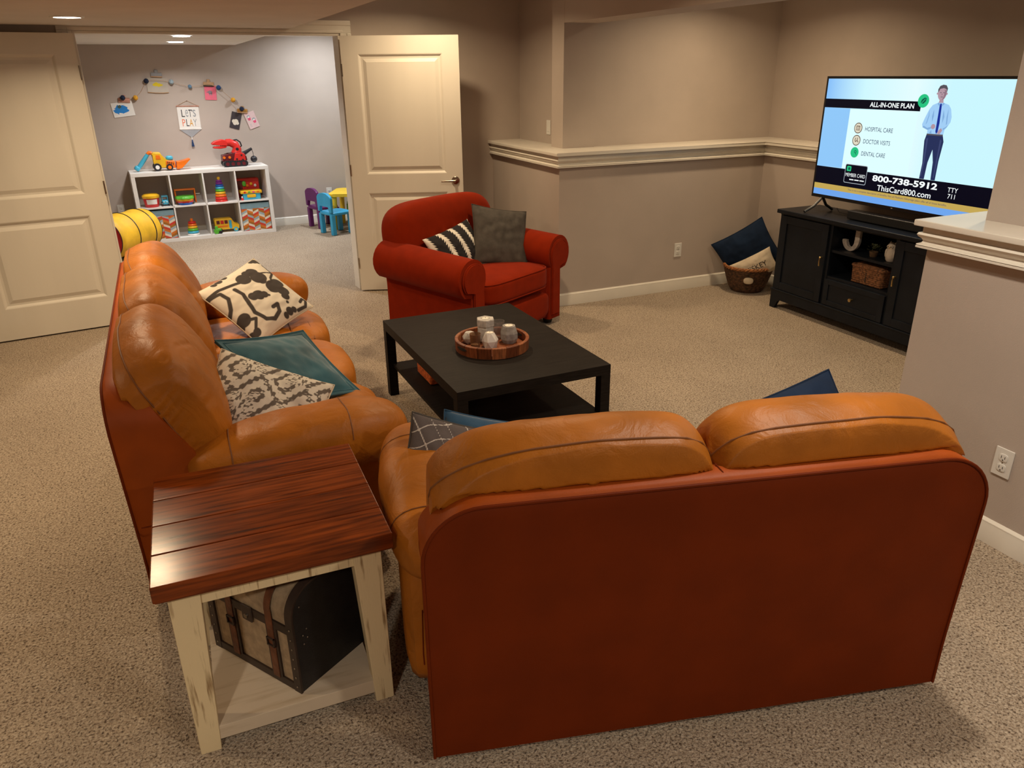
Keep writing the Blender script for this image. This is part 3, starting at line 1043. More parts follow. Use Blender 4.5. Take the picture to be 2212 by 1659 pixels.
# ------------------------------------------------------------------ rust armchair
M_RUST = M('rust_red_upholstery', (0.23, 0.016, 0.0015), 0.9, var=0.06, vscale=14, bump=0.5, bscale=420, bdist=0.002, sheen=0.04, spec=0.08)
def make_armchair(loc, rz):
    """Local x across the width, y from the front (0) to the back, z up."""
    t = thing('armchair', 'wide rust red upholstered armchair with rolled arms', 'armchair', loc, rz)
    W = 1.06
    B().box(0.06, W-0.06, 0.045, 0.80, 0.06, 0.30, bev=0.02, seg=3).build('base', M_RUST, t)
    B().puff((W/2, 0.055, 0.175), (W/2-0.16, 0.05, 0.105), 4.5, 14).build('front_apron', M_RUST, t)
    for fx in (0.09, W-0.09):
        for fy in (0.09, 0.76):
            B().lathe([(0.028, 0.0), (0.036, 0.02), (0.036, 0.045), (0.03, 0.065)], 18, (fx, fy, 0)).build('foot', M_FOOT, t)
    def seatfn(v):
        if v.z > 0:
            v.z += 0.02*(1-(v.x/0.38)**2)*(1-(v.y/0.36)**2)
        v.z += noise.noise(Vector((v.x*5, v.y*5, 2)))*0.006
        return v
    sc = B().puff((W/2, 0.335, 0.385), (W/2-0.165, 0.345, 0.085), 7, 16, fn=seatfn).build('seat_cushion', M_RUST, t, ang=80)
    for zz, k in ((0.455, 0.985), (0.318, 0.985)):
        hw, hd = (W/2-0.165)*k, 0.345*k
        lp = []
        for i in range(64):
            th = 2*math.pi*i/64
            cx, sy = math.cos(th), math.sin(th)
            s = (abs(cx)**7+abs(sy)**7)**(-1/7)
            lp.append((W/2+cx*s*hw, 0.335+sy*s*hd, zz))
        B().tube(lp, 0.005, 6, closed=True).build('piping', M_RUST, sc)
    # rolled arms: outline in x-z swept along y
    for side in (0, 1):
        sg = 1 if side == 0 else -1
        xo = 0.0 if side == 0 else W
        def X(x):
            return xo + sg*x
        prof = [(0.03, 0.05), (0.03, 0.41)] + [(0.050+0.135*math.cos(R(a)), 0.525+0.135*math.sin(R(a))) for a in range(230, -41, -15)] + [(0.165, 0.42), (0.165, 0.05)]
        b = B()
        ys = [0.02, 0.03, 0.06, 0.20, 0.40, 0.60, 0.74, 0.80]
        rings = []
        for y in ys:
            sc1 = 0.96 if y < 0.025 else 1.0
            lift = 0.035*max(0, (y-0.05))/0.7
            rings.append(b.ring([(X(0.09+(x-0.09)*sc1), y, z*(1 if z < 0.2 else 1)+ (lift if z > 0.3 else 0)) for x, z in prof]))
        b.skin(rings, True, True, True)
        ao = b.build('arm', M_RUST, t, ang=50)
        # scroll panel on the arm front
        pp = [(0.052, 0.085), (0.052, 0.44)] + [(0.054+0.105*math.cos(R(a)), 0.525+0.105*math.sin(R(a))) for a in range(220, -31, -15)] + [(0.143, 0.43), (0.143, 0.085)]
        fb = B()
        q0 = fb.ring([(X(x), 0.022, z) for x, z in pp])
        q1 = fb.ring([(X(0.097+(x-0.097)*0.93), 0.004, 0.31+(z-0.31)*0.985) for x, z in pp])
        fb.skin([q0, q1], True, True, True)
        fp = fb.build('arm_front_panel', M_RUST, ao)
        B().tube([(X(x), 0.014, z) for x, z in pp], 0.005, 6).build('piping', M_RUST, ao)
    # back with rounded top
    Hb = 0.93
    bw = 0.465
    bw = 0.50
    def backfn(v):
        x, z = v.x/bw, v.z
        if z > 0:
            v.z -= 0.045*abs(x)**4*(z/0.30)
        v.y -= 0.02*math.exp(-((z-0.12)/0.2)**2)*(1 if v.y < 0 else 0)
        return v
    B().puff((W/2, 0.735, 0.63), (bw, 0.125, 0.305), 4.2, 26, rot=Matrix.Rotation(R(-9), 3, 'X'), fn=backfn, px=7).build('back_cushion', M_RUST, t, ang=80)
    B().puff((W/2, 0.78, 0.36), (W/2-0.06, 0.09, 0.31), 6, 16, rot=Matrix.Rotation(R(-5), 3, 'X')).build('back_frame', M_RUST, t, ang=80)
    return t
CH_A = R(28)
CH_O = (1.63, 4.375, 0)
make_armchair(CH_O, CH_A)
def on_chair(x, y, z):
    return (CH_O[0]+x*math.cos(CH_A)-y*math.sin(CH_A), CH_O[1]+x*math.sin(CH_A)+y*math.cos(CH_A), z)
def dir_chair(x, y, z):
    return (x*math.cos(CH_A)-y*math.sin(CH_A), x*math.sin(CH_A)+y*math.cos(CH_A), z)
make_pillow('lumbar_pillow', 'charcoal lumbar pillow with cream feather stripes on the armchair', 0.50, 0.32, 0.07, M_FEATHER, on_chair(0.44, 0.50, 0.60), dir_chair(0.97, 0.05, 0.13), dir_chair(-0.10, 0.52, 0.84), n=100, patfn=feather, seed=4)
make_pillow('charcoal_pillow', 'plain charcoal grey square pillow on the right of the armchair', 0.44, 0.44, 0.065, M_GREYC, on_chair(0.765, 0.37, 0.645), (0.97, 0.0, -0.20), (0.10, 0.45, 0.88), seed=9, piping=M_GREYC, wr=0.010)

# ------------------------------------------------------------------ coffee table
M_ESP = M('black_brown_veneer', (0.012, 0.0095, 0.008), 0.5, var=0.3, vscale=9, stretch=(1, 14, 14), bump=0.12, bscale=40, bdist=0.002, spec=0.10)
ct = thing('coffee_table', 'low black-brown rectangular coffee table with a lower shelf', 'table', (1.005, 2.905, 0), R(1.0))
CW, CD = 0.79, 1.18
B().box(0, CW, 0, CD, 0.40, 0.45, bev=0.002).build('table_top', M_ESP, ct)
for lx in (0.0, CW-0.052):
    for ly in (0.0, CD-0.052):
        B().box(lx, lx+0.052, ly, ly+0.052, 0.0, 0.40, bev=0.002).build('leg', M_ESP, ct)
B().box(0.03, CW-0.03, 0.03, CD-0.03, 0.178, 0.196, bev=0.001).build('shelf', M_ESP, ct)
M_ORW = M('orange_woven', (0.42, 0.085, 0.012), 0.8, var=0.5, vscale=70, bump=0.6, bscale=120, bdist=0.004)
ob = thing('woven_box', 'orange woven box on the lower shelf of the coffee table', 'box', (1.105, 3.62, 0.197), R(1.0))
bb = B().box(0, 0.30, 0, 0.23, 0, 0.075, bev=0.012, seg=3).build('box_body', M_ORW, ob)
B().box(-0.004, 0.304, -0.004, 0.234, 0.065, 0.090, bev=0.008).build('box_lid', M_ORW, ob)

# ------------------------------------------------------------------ tray and candle holders
M_ACA = [M('acacia_%d' % i, c, 0.4, var=0.3, vscale=18, stretch=(6, 6, 1), spec=0.4) for i, c in enumerate(((0.20, 0.055, 0.018), (0.13, 0.035, 0.012), (0.26, 0.085, 0.03)))]
TX, TY, TZ = 1.375, 3.395, 0.450
tr = thing('serving_tray', 'round acacia wood tray on the coffee table', 'tray', (TX, TY, TZ))
B().lathe([(0.0, 0.0), (0.172, 0.0), (0.172, 0.012), (0.0, 0.012)], 48, cap0=False, cap1=False).build('tray_base', M_ACA[0], tr)
NS = 16
for i in range(NS):
    a0, a1 = 2*math.pi*i/NS+0.006, 2*math.pi*(i+1)/NS-0.006
    hole = i in (3, 4, 11, 12)
    b = B()
    rings = []
    for k in range(5):
        a = a0+(a1-a0)*k/4
        c, s = math.cos(a), math.sin(a)
        zt = 0.056
        zb = 0.0
        rings.append(b.ring([(0.172*c, 0.172*s, zb), (0.187*c, 0.187*s, zb), (0.190*c, 0.190*s, zt-0.003), (0.187*c, 0.187*s, zt), (0.175*c, 0.175*s, zt), (0.172*c, 0.172*s, zt-0.003)]))
    b.skin(rings, True, True, True)
    b.build('stave', M_ACA[(i*7+i//3) % 3], tr)
for s in (0.04, 0.54):
    a = 2*math.pi*s
    b = B()
    rings = []
    for k in range(9):
        t_ = a+(k/8-0.5)*0.42
        c, q = math.cos(t_), math.sin(t_)
        e = 0.008*(1-(2*k/8-1)**4)
        rings.append(b.ring([(0.1695*c, 0.1695*q, 0.033-e), (0.1915*c, 0.1915*q, 0.033-e), (0.1915*c, 0.1915*q, 0.033+e), (0.1695*c, 0.1695*q, 0.033+e)]))
    b.skin(rings, True, True, True)
    b.build('handle_slot', M_SLOT, tr)
M_CONC = M('pale_concrete', (0.46, 0.43, 0.40), 0.8, var=0.18, vscale=50, bump=0.3, bscale=150, bdist=0.002)
M_CONC2 = M('grey_concrete', (0.27, 0.25, 0.235), 0.85, var=0.18, vscale=60, bump=0.3, bscale=150, bdist=0.002)
M_MARB = M('white_marble', (0.66, 0.63, 0.60), 0.35, var=0.3, vscale=12, col2=(0.30, 0.29, 0.29), ramp=(0.5, 0.8))
M_WAX = M('candle_wax', (0.82, 0.76, 0.66), 0.5, var=0.04)
M_METALC = M('tealight_cup', (0.5, 0.46, 0.40), 0.35, metal=1.0, var=0.1)
def holder(name, label, x, y, prof, seg, mat, ph=0.0, cup=0.019, twist=False):
    h = thing(name, label, 'candle holder', (x, y, TZ+0.0122), ph, 'candle holders on the tray')
    b = B()
    rings = []
    for i, (r, z) in enumerate(prof):
        off = math.pi/seg*(i % 2) if twist else 0
        rings.append(b.ring([(r*math.cos(2*math.pi*k/seg+off), r*math.sin(2*math.pi*k/seg+off), z) for k in range(seg)]))
    if twist:
        for i in range(len(rings)-1):
            a_, b_ = rings[i], rings[i+1]
            for k in range(seg):
                j = (k+1) % seg
                if i % 2 == 0:
                    b.bm.faces.new((a_[k], a_[j], b_[k]))
                    b.bm.faces.new((b_[k], a_[j], b_[j]))
                else:
                    b.bm.faces.new((a_[k], b_[j], b_[k]))
                    b.bm.faces.new((a_[k], a_[j], b_[j]))
        b.bm.faces.new(list(reversed(rings[0])))
        b.bm.faces.new(rings[-1])
    else:
        b.skin(rings, True, True, True)
    b.build('holder_body', mat, h, smooth=False)
    zt = prof[-1][1]
    if cup:
        B().lathe([(cup+0.002, zt-0.004), (cup+0.002, zt+0.0015), (cup, zt+0.0015), (cup, zt-0.001)], 24, cap0=False, cap1=False).build('tealight_cup', M_METALC, h)
        B().lathe([(cup, zt+0.0005), (0.0, zt+0.001)], 24, cap0=False, cap1=False).build('wax', M_WAX, h)
        B().cyl((0, 0, zt), (0, 0, zt+0.006), 0.001, seg=6).build('wick', M_SLOT, h)
    return h
holder('hexagon_candle_holder', 'tall pale hexagonal candle holder at the back of the tray', 1.372, 3.472, [(0.042, 0), (0.046, 0.004), (0.046, 0.072), (0.042, 0.074), (0.042, 0.082), (0.049, 0.085), (0.049, 0.116), (0.046, 0.120)], 6, M_CONC, 0.2)
holder('faceted_candle_holder', 'white marbled faceted candle holder at the front of the tray', 1.352, 3.365, [(0.034, 0), (0.044, 0.038), (0.024, 0.078)], 6, M_MARB, 0.4, 0.018, True)
holder('grey_candle_holder', 'squat grey faceted candle holder with a tealight at tray right', 1.470, 3.395, [(0.034, 0), (0.046, 0.022), (0.046, 0.052), (0.034, 0.090)], 8, M_CONC2, 0.1, 0.021)
holder('tilted_candle_holder', 'low grey faceted candle holder behind the amber tumbler', 1.285, 3.480, [(0.030, 0), (0.040, 0.028), (0.024, 0.055)], 6, M_CONC, 0.9, 0, True)
M_AMBER = M('amber_glass', (0.40, 0.24, 0.14), 0.08, var=0.2, vscale=30, spec=0.6, trans=0.75)
gl = thing('glass_tumbler', 'small amber glass tumbler at the left of the tray', 'glass', (1.285, 3.398, TZ+0.0122))
B().lathe([(0.0, 0.0), (0.022, 0.0), (0.0235, 0.004), (0.029, 0.072), (0.027, 0.072), (0.0215, 0.008), (0.0, 0.007)], 24, cap0=False, cap1=False).build('tumbler', M_AMBER, gl)
B().lathe([(0.0, 0.0085), (0.020, 0.0085), (0.021, 0.018), (0.0, 0.018)], 20, cap0=False, cap1=False).build('wax', M_WAX, gl)
sg = thing('glass_cup', 'clear glass cup half hidden behind the tall hexagonal holder', 'glass', (1.452, 3.488, TZ+0.0122))
B().lathe([(0.0, 0.0), (0.024, 0.0), (0.03, 0.01), (0.031, 0.09), (0.029, 0.09), (0.0275, 0.012), (0.0, 0.006)], 24, cap0=False, cap1=False).build('cup', M('clear_glass', (0.8, 0.75, 0.72), 0.05, var=0.02, trans=0.9), sg)

# ------------------------------------------------------------------ side table
def wood_top(name, base, dark):
    return M(name, base, 0.21, col2=dark, vscale=6, stretch=(0.8, 12, 12), bump=0.05, bscale=30, bdist=0.001, detail=6, ramp=(0.36, 0.70), spec=0.28, coat=0.0)
M_PLANK = [wood_top('mahogany_%d' % i, c, d) for i, (c, d) in enumerate((((0.23, 0.045, 0.007), (0.055, 0.010, 0.003)), ((0.19, 0.036, 0.006), (0.045, 0.009, 0.003)), ((0.24, 0.048, 0.008), (0.060, 0.011, 0.003)), ((0.21, 0.040, 0.006), (0.050, 0.010, 0.003))))]
M_CREAMW = M('distressed_cream_paint', (0.76, 0.61, 0.37), 0.6, col2=(0.26, 0.15, 0.06), vscale=11, stretch=(8, 8, 0.7), bump=0.2, bscale=40, bdist=0.002, detail=8, ramp=(0.56, 0.74))
M_CREAMS = M('cream_paint_shelf', (0.62, 0.51, 0.38), 0.55, col2=(0.40, 0.29, 0.17), vscale=5, stretch=(1, 8, 8), detail=5, ramp=(0.5, 0.85))
st = thing('side_table', 'cream painted side table with a dark plank top', 'table', (-0.207, 1.742, 0), R(-1.2))
SW, SD = 0.605, 0.592
pw = SD/4
for i in range(4):
    B().box(0, SW, i*pw+0.0012, (i+1)*pw-0.0012, 0.552, 0.60, bev=0.0035, seg=2).build('plank', M_PLANK[i % 4], st)
B().box(0.006, SW-0.006, 0.006, SD-0.006, 0.548, 0.590).build('top_core', M_PLANK[1], st)
def leg(x0, y0, sx, sy):
    b = B()
    w1, w0 = 0.080, 0.054
    rings = []
    for z, w in ((0.0, w0), (0.55, w1)):
        xs = (x0, x0+sx*w)
        ys = (y0, y0+sy*w)
        rings.append(b.ring([(xs[0], ys[0], z), (xs[1], ys[0], z), (xs[1], ys[1], z), (xs[0], ys[1], z)]))
    b.skin(rings, True, True, True)
    b._bev(rings[0]+rings[1], 0.003, 2)
    b.build('leg', M_CREAMW, st)
ex = 0.028
for (x0, sx) in ((ex, 1), (SW-ex, -1)):
    for (y0, sy) in ((ex+0.012, 1), (SD-ex-0.012, -1)):
        leg(x0, y0, sx, sy)
B().box(ex+0.075, SW-ex-0.075, 0.048, 0.066, 0.490, 0.55, bev=0.002).build('apron', M_CREAMW, st)
B().box(ex+0.075, SW-ex-0.075, SD-0.066, SD-0.048, 0.490, 0.55, bev=0.002).build('apron', M_CREAMW, st)
B().box(ex+0.010, ex+0.028, 0.11, SD-0.11, 0.490, 0.55, bev=0.002).build('apron', M_CREAMW, st)
B().box(SW-ex-0.028, SW-ex-0.010, 0.11, SD-0.11, 0.490, 0.55, bev=0.002).build('apron', M_CREAMW, st)
B().box(ex+0.05, SW-ex-0.05, 0.045, SD-0.045, 0.032, 0.078, bev=0.002).build('shelf', M_CREAMS, st)

# ------------------------------------------------------------------ trunk on the shelf
M_LINEN = M('tan_canvas', (0.36, 0.26, 0.16), 0.9, var=0.15, vscale=40, bump=0.5, bscale=250, bdist=0.003)
M_TRBLK = M('black_leatherette', (0.010, 0.009, 0.009), 0.55, var=0.3, vscale=30, bump=0.3, bscale=200, bdist=0.003)
M_TRIMB = M('dark_brown_leather_strip', (0.035, 0.020, 0.014), 0.5, var=0.2, vscale=20)
M_STRAP = M('brown_leather_strap', (0.13, 0.040, 0.014), 0.5, var=0.25, vscale=25, bump=0.2)
M_RIVET = M('antique_rivet', (0.35, 0.30, 0.24), 0.35, metal=1.0, var=0.2)
# local x: along the strapped front from its near corner; local y: depth; front faces -y
TA = math.atan2(2.135-1.815, -0.102-0.108)
# x axis runs from the far left corner to the near corner so that the front faces the viewer's left
tk = thing('storage_trunk', 'small canvas and black trunk on the shelf of the side table', 'trunk', (-0.100, 2.135, 0.0785), TA+math.pi)
TL, TD, TH = 0.385, 0.285, 0.345
zl = 0.215
ro = 0.085
def lid_prof(i=0.0):
    return [(i, zl)] + arc(ro+i*0.0, TH-ro, ro-i, 180, 90, 8) + arc(TD-ro, TH-ro, ro-i, 90, 0, 8) + [(TD-i, zl)]
B().box(0.012, TL-0.012, 0.004, TD-0.004, 0.0, zl-0.002).build('chest_body', M_LINEN, tk)
b = B()
b.prism(lid_prof(0.004), 0.012, TL-0.012, 'x')
b.build('lid', M_LINEN, tk)
full = [(0, 0)] + lid_prof()[0:] + [(TD, 0)]
for xa, xb in ((0.0, 0.012), (TL-0.012, TL)):
    e = B().prism(full, xa, xb, 'x', bev=0.001).build('end_panel', M_TRBLK, tk)
for xa, xb in ((-0.002, 0.026), (TL-0.026, TL+0.002)):
    r = B()
    pr0 = [(-0.003, 0.0)] + [(y-0.0, z) for y, z in [(-0.003, zl)] + arc(ro-0.0, TH-ro, ro+0.003, 180, 90, 8) + arc(TD-ro, TH-ro, ro+0.003, 90, 0, 8)] + [(TD+0.003, 0.0)]
    o0 = r.ring([(xa, y, z) for y, z in pr0])
    o1 = r.ring([(xb, y, z) for y, z in pr0])
    pr1 = [(0.004, 0.0)] + [(0.004, zl)] + arc(ro, TH-ro, ro-0.003, 180, 90, 8) + arc(TD-ro, TH-ro, ro-0.003, 90, 0, 8) + [(TD-0.004, 0.0)]
    i0 = r.ring([(xa, y, z) for y, z in pr1])
    i1 = r.ring([(xb, y, z) for y, z in pr1])
    r.skin([o0, o1], False)
    r.skin([i0, o0], False)
    r.skin([o1, i1], False)
    rb = r.build('edge_binding', M_TRIMB, tk)
    for k in range(7):
        B().sph(((xa+xb)/2, -0.004, 0.02+k*0.034), (0.003, 0.0015, 0.003), 8, 6).build('rivet', M_RIVET, rb)
B().box(0.02, TL-0.02, -0.002, 0.006, zl-0.014, zl+0.014, bev=0.001).build('lid_band', M_TRIMB, tk)
B().box(0.02, TL-0.02, -0.002, 0.006, 0.0, 0.026, bev=0.001).build('bottom_band', M_TRIMB, tk)
for sx in (0.095, 0.275):
    B().box(sx-0.008, sx+0.036, -0.0025, 0.006, 0.02, zl, bev=0.001).build('backing_strip', M_TRIMB, tk)
    pth = [(-0.005, 0.02), (-0.005, zl)] + arc(ro, TH-ro, ro+0.005, 180, 90, 8) + [(TD-ro, TH+0.005)]
    s_ = B()
    rr = [s_.ring([(sx, y, z), (sx+0.026, y, z), (sx+0.026, y+0.003 if k < 3 else y, z-0.003 if k >= 3 else z), (sx, y+0.003 if k < 3 else y, z-0.003 if k >= 3 else z)]) for k, (y, z) in enumerate(pth)]
    s_.skin(rr, True, True, True)
    so = s_.build('strap', M_STRAP, tk)
    bk = B()
    for (a0, a1, c0, c1) in ((sx-0.003, sx+0.029, 0.135, 0.139), (sx-0.003, sx+0.029, 0.160, 0.164), (sx-0.003, sx+0.001, 0.135, 0.164), (sx+0.025, sx+0.029, 0.135, 0.164)):
        bk.box(a0, a1, -0.010, -0.005, c0, c1)
    bk.build('buckle', M_TRIMB, so)
lk = B().box(TL/2-0.022, TL/2+0.022, -0.008, 0.0, zl-0.032, zl+0.022, bev=0.004).build('lock', M_TRIMB, tk)
B().cyl((TL/2, -0.012, zl-0.012), (TL/2, -0.006, zl-0.012), 0.008, seg=14).build('lock_boss', M_RIVET, lk)
ep = B()
for (yy, zz) in ((0.03, 0.19), (0.045, 0.205), (0.03, 0.16), (0.045, 0.175), (0.03, 0.29)):
    ep.sph((TL+0.003, yy, zz), (0.0012, 0.0025, 0.0025), 8, 6)
ep.build('rivets', M_RIVET, tk)
# ------------------------------------------------------------------ television stand
M_NAVYP = M('blue_black_paint', (0.008, 0.011, 0.017), 0.42, var=0.2, vscale=6, bump=0.08, bscale=80, bdist=0.001, spec=0.25)
M_BRASS = M('aged_brass', (0.62, 0.45, 0.20), 0.3, metal=1.0, var=0.15, vscale=40)
# local x runs along the front from the far end, local y into the depth; the front faces -x of the room
tv_st = thing('tv_stand', 'blue-black media cabinet with brass knobs under the television', 'cabinet', (4.235, 4.515, 0), R(-90))
VL, VD, VH = 1.58, 0.40, 0.765
B().box(-0.025, VL+0.025, -0.025, VD, VH-0.03, VH, bev=0.006, seg=3).build('top_board', M_NAVYP, tv_st)
def side(x0, x1, nm):
    return B().box(x0, x1, 0.0, VD-0.006, 0.10, VH-0.03, bev=0.002).build(nm, M_NAVYP, tv_st)
side(0.0, 0.028, 'side_panel')
side(VL-0.028, VL, 'side_panel')
side(0.500, 0.525, 'divider')
side(VL-0.525, VL-0.500, 'divider')
B().box(0.02, VL-0.02, VD-0.014, VD-0.006, 0.12, VH-0.03).build('back_panel', M_NAVYP, tv_st)
B().box(0.02, VL-0.02, 0.004, VD-0.01, 0.125, 0.150).build('bottom_board', M_NAVYP, tv_st)
B().box(0.525, VL-0.525, 0.006, VD-0.014, 0.345, 0.365).build('shelf', M_NAVYP, tv_st)
B().box(0.525, VL-0.525, 0.012, VD-0.014, 0.536, 0.554).build('shelf', M_NAVYP, tv_st)
B().box(0.0, VL, -0.004, 0.02, VH-0.040, VH-0.03, bev=0.002).build('top_rail', M_NAVYP, tv_st)
# arched plinth with bracket feet
pl = [(0, 0), (0.055, 0), (0.062, 0.03), (0.078, 0.062), (0.11, 0.075), (VL-0.11, 0.075), (VL-0.078, 0.062), (VL-0.062, 0.03), (VL-0.055, 0), (VL, 0), (VL, 0.15), (0, 0.15)]
B().prism(pl, -0.012, 0.012, 'y', bev=0.003).build('plinth', M_NAVYP, tv_st)
B().box(-0.006, VL+0.006, -0.020, 0.006, 0.142, 0.156, bev=0.004).build('plinth_moulding', M_NAVYP, tv_st)
for fx in (0.0, VL-0.05):
    B().box(fx, fx+0.05, VD-0.055, VD-0.006, 0.0, 0.13, bev=0.002).build('foot', M_NAVYP, tv_st)
sidef = [(0.0, 0.0), (0.05, 0.0), (0.07, 0.06), (0.10, 0.075), (VD-0.10, 0.075), (VD-0.07, 0.06), (VD-0.05, 0), (VD-0.006, 0), (VD-0.006, 0.15), (0, 0.15)]
for fx in (-0.004, VL-0.020):
    B().prism(sidef, fx, fx+0.024, 'x', bev=0.002).build('plinth_end', M_NAVYP, tv_st)
def cab_door(x0, x1, z0, z1, hx):
    d = B()
    d.box(x0, x1, -0.006, 0.012, z0, z1, bev=0.002)
    o = d.build('door', M_NAVYP, tv_st)
    f = 0.055
    fr = B()
    for bx in ((x0, x0+f, z0, z1), (x1-f, x1, z0, z1), (x0+f, x1-f, z0, z0+f), (x0+f, x1-f, z1-f, z1)):
        fr.box(bx[0], bx[1], -0.016, -0.005, bx[2], bx[3], bev=0.002)
    fr.build('door_frame', M_NAVYP, o)
    hz = 0.46
    h = B()
    h.cyl((hx, -0.016, hz+0.03), (hx, -0.030, hz+0.03), 0.006, 0.005, 10)
    h.sph((hx, -0.033, hz+0.03), (0.009, 0.008, 0.009), 10, 8)
    h.tube([(hx, -0.035, hz+0.028), (hx, -0.037, hz+0.005), (hx, -0.034, hz-0.030)], 0.0035, 8, rads=[0.0035, 0.0045, 0.006])
    h.build('handle', M_BRASS, o, label='small brass drop handle')
cab_door(0.03, 0.498, 0.160, VH-0.042, 0.472)
cab_door(VL-0.498, VL-0.03, 0.160, VH-0.042, VL-0.472)
dr = B().box(0.527, VL-0.527, -0.006, 0.012, 0.160, 0.345, bev=0.002).build('drawer', M_NAVYP, tv_st)
df = B()
for bx in ((0.527, 0.567, 0.160, 0.345), (VL-0.567, VL-0.527, 0.160, 0.345), (0.567, VL-0.567, 0.160, 0.195), (0.567, VL-0.567, 0.310, 0.345)):
    df.box(bx[0], bx[1], -0.014, -0.005, bx[2], bx[3], bev=0.002)
df.build('drawer_frame', M_NAVYP, dr)
B().lathe([(0.006, -0.006), (0.006, -0.022), (0.013, -0.028), (0.012, -0.036), (0.0, -0.038)], 16, (VL/2, 0, 0.253), ax='y', cap0=False, cap1=False).build('knob', M_BRASS, dr, label='round brass knob')

# ------------------------------------------------------------------ things in the open compartment
M_DECO = M('whitewashed_wood', (0.45, 0.42, 0.40), 0.8, var=0.2, vscale=60, bump=0.5, bscale=120, bdist=0.004)
lj = thing('letter_decoration', 'whitewashed letter J standing on the cabinet shelf', 'decoration', (4.33, 3.905, 0.5545), R(-90))
jp = [(0.040, 0.162), (0.040, 0.058)] + arc(0.004, 0.058, 0.036, 0, -180, 10)[1:] + [(-0.032, 0.072), (-0.072, 0.072), (-0.072, 0.058)] + arc(0.004, 0.074, 0.076, 190, 350, 14)[1:-1] + [(0.082, 0.070), (0.082, 0.162)]
jp = [(x*0.95, z) for x, z in jp]
jz = min(z for x, z in jp)
jp = [(x, z-jz) for x, z in jp]
B().prism(jp, -0.012, 0.012, 'y', bev=0.003).build('letter', M_DECO, lj)
M_OWL = M('cream_ceramic', (0.60, 0.54, 0.47), 0.3, var=0.08, vscale=20)
ow = thing('owl_figurine', 'cream ceramic owl figurine on the cabinet shelf', 'figurine', (4.32, 3.548, 0.5545), R(-90))
ob_ = B().lathe([(0.0, 0.0), (0.026, 0.0), (0.034, 0.012), (0.038, 0.04), (0.034, 0.068), (0.028, 0.082), (0.031, 0.098), (0.030, 0.112), (0.016, 0.124), (0.0, 0.126)], 24, cap0=False, cap1=False).build('owl_body', M_OWL, ow)
for sx in (-1, 1):
    B().lathe([(0.010, 0.0), (0.006, 0.01), (0.0, 0.02)], 10, (sx*0.020, 0, 0.114), cap1=False).build('ear_tuft', M_OWL, ow)
    e_ = B().lathe([(0.0, -0.003), (0.010, -0.002), (0.011, 0.003), (0.0, 0.004)], 14, (sx*0.012, -0.029, 0.100), ax='y', cap0=False, cap1=False).build('eye_disc', M_OWL, ow)
    B().sph((sx*0.012, -0.032, 0.100), 0.004, 8, 6).build('eye', M_SLOT, e_)
    B().puff((sx*0.034, -0.004, 0.05), (0.008, 0.018, 0.032), 2.5, 6).build('wing', M_OWL, ow)
B().cyl((0, -0.030, 0.096), (0, -0.036, 0.087), 0.004, 0.0005, 8).build('beak', M_BRASS, ow)
M_LEAF = M('dusty_green_leaf', (0.06, 0.075, 0.035), 0.7, var=0.4, vscale=40)
M_TWIG = M('dry_twig', (0.12, 0.07, 0.035), 0.8, var=0.3, vscale=40)
pn = thing('small_plant', 'small bunch of dry greenery between the letter and the owl', 'plant', (4.33, 3.70, 0.5545), 0)
B().lathe([(0.0, 0.0), (0.022, 0.0), (0.030, 0.035), (0.027, 0.036), (0.0, 0.03)], 18, cap0=False, cap1=False).build('pot', M_TWIG, pn)
rg = random.Random(5)
lf = B()
for i in range(46):
    a = rg.uniform(0, 6.283)
    el = rg.uniform(0.05, 1.2)
    d = Vector((math.cos(a)*math.cos(el), math.sin(a)*math.cos(el), math.sin(el)))
    p = Vector((0, 0, 0.035)) + d*rg.uniform(0.015, 0.045)
    w = d.cross(Vector((0, 0, 1))).normalized()*0.007
    q = p+d*0.022
    t_ = p+d*0.011+Vector((0, 0, 0.004))
    lf.bm.faces.new(lf.ring([p, t_+w, q, t_-w]))
lfo = lf.build('leaves', M_LEAF, pn)
lfo['kind'] = 'stuff'
M_WICK = M('brown_wicker', (0.20, 0.085, 0.035), 0.75, var=0.55, vscale=70, bump=0.8, bscale=90, bdist=0.006)
wb_ = thing('wicker_basket', 'small rectangular wicker basket in the lower open compartment', 'basket', (4.27, 3.80, 0.366), R(-90))
def rect_lp(w, d, z, r=0.02):
    pts = arc(w-r, d-r, r, 0, 90, 4)+arc(r, d-r, r, 90, 180, 4)+arc(r, r, r, 180, 270, 4)+arc(w-r, r, r, 270, 360, 4)
    return [(x, y, z) for x, y in pts]
wv = B()
for k in range(8):
    g = 0.004*k/7
    wv.tube([(x*(1+2*g/0.25)-g, y*(1+2*g/0.2)-g, z) for x, y, z in rect_lp(0.25, 0.20, 0.010+k*0.0135)], 0.0075, 6, closed=True)
wv.build('woven_sides', M_WICK, wb_)
B().box(0.0, 0.25, 0.0, 0.20, 0.002, 0.010).build('basket_floor', M_WICK, wb_)
wl = B()
wl.tube([(x*1.06-0.007, y*1.06-0.006, 0.120) for x, y, z in rect_lp(0.25, 0.20, 0)], 0.011, 8, closed=True)
wl.puff((0.125, 0.10, 0.126), (0.125, 0.10, 0.014), 5, 8)
wl.build('basket_lid', M_WICK, wb_)
B().box(0.118, 0.132, -0.009, -0.002, 0.02, 0.11, bev=0.002).build('leather_tab', M_TRIMB, wb_)

# ------------------------------------------------------------------ television
M_BEZ = M('television_bezel', (0.006, 0.006, 0.008), 0.3, var=0.1)
TVX, TVY, TVZ = 4.375, 4.381, 0.871
tv = thing('television', 'large flat television showing a blue advertisement', 'television', (TVX, TVY, TVZ), R(-90))
TW, TH_ = 1.45, 0.829
DW0, DW1, DH0, DH1 = 0.018, TW-0.016, 0.024, TH_-0.016
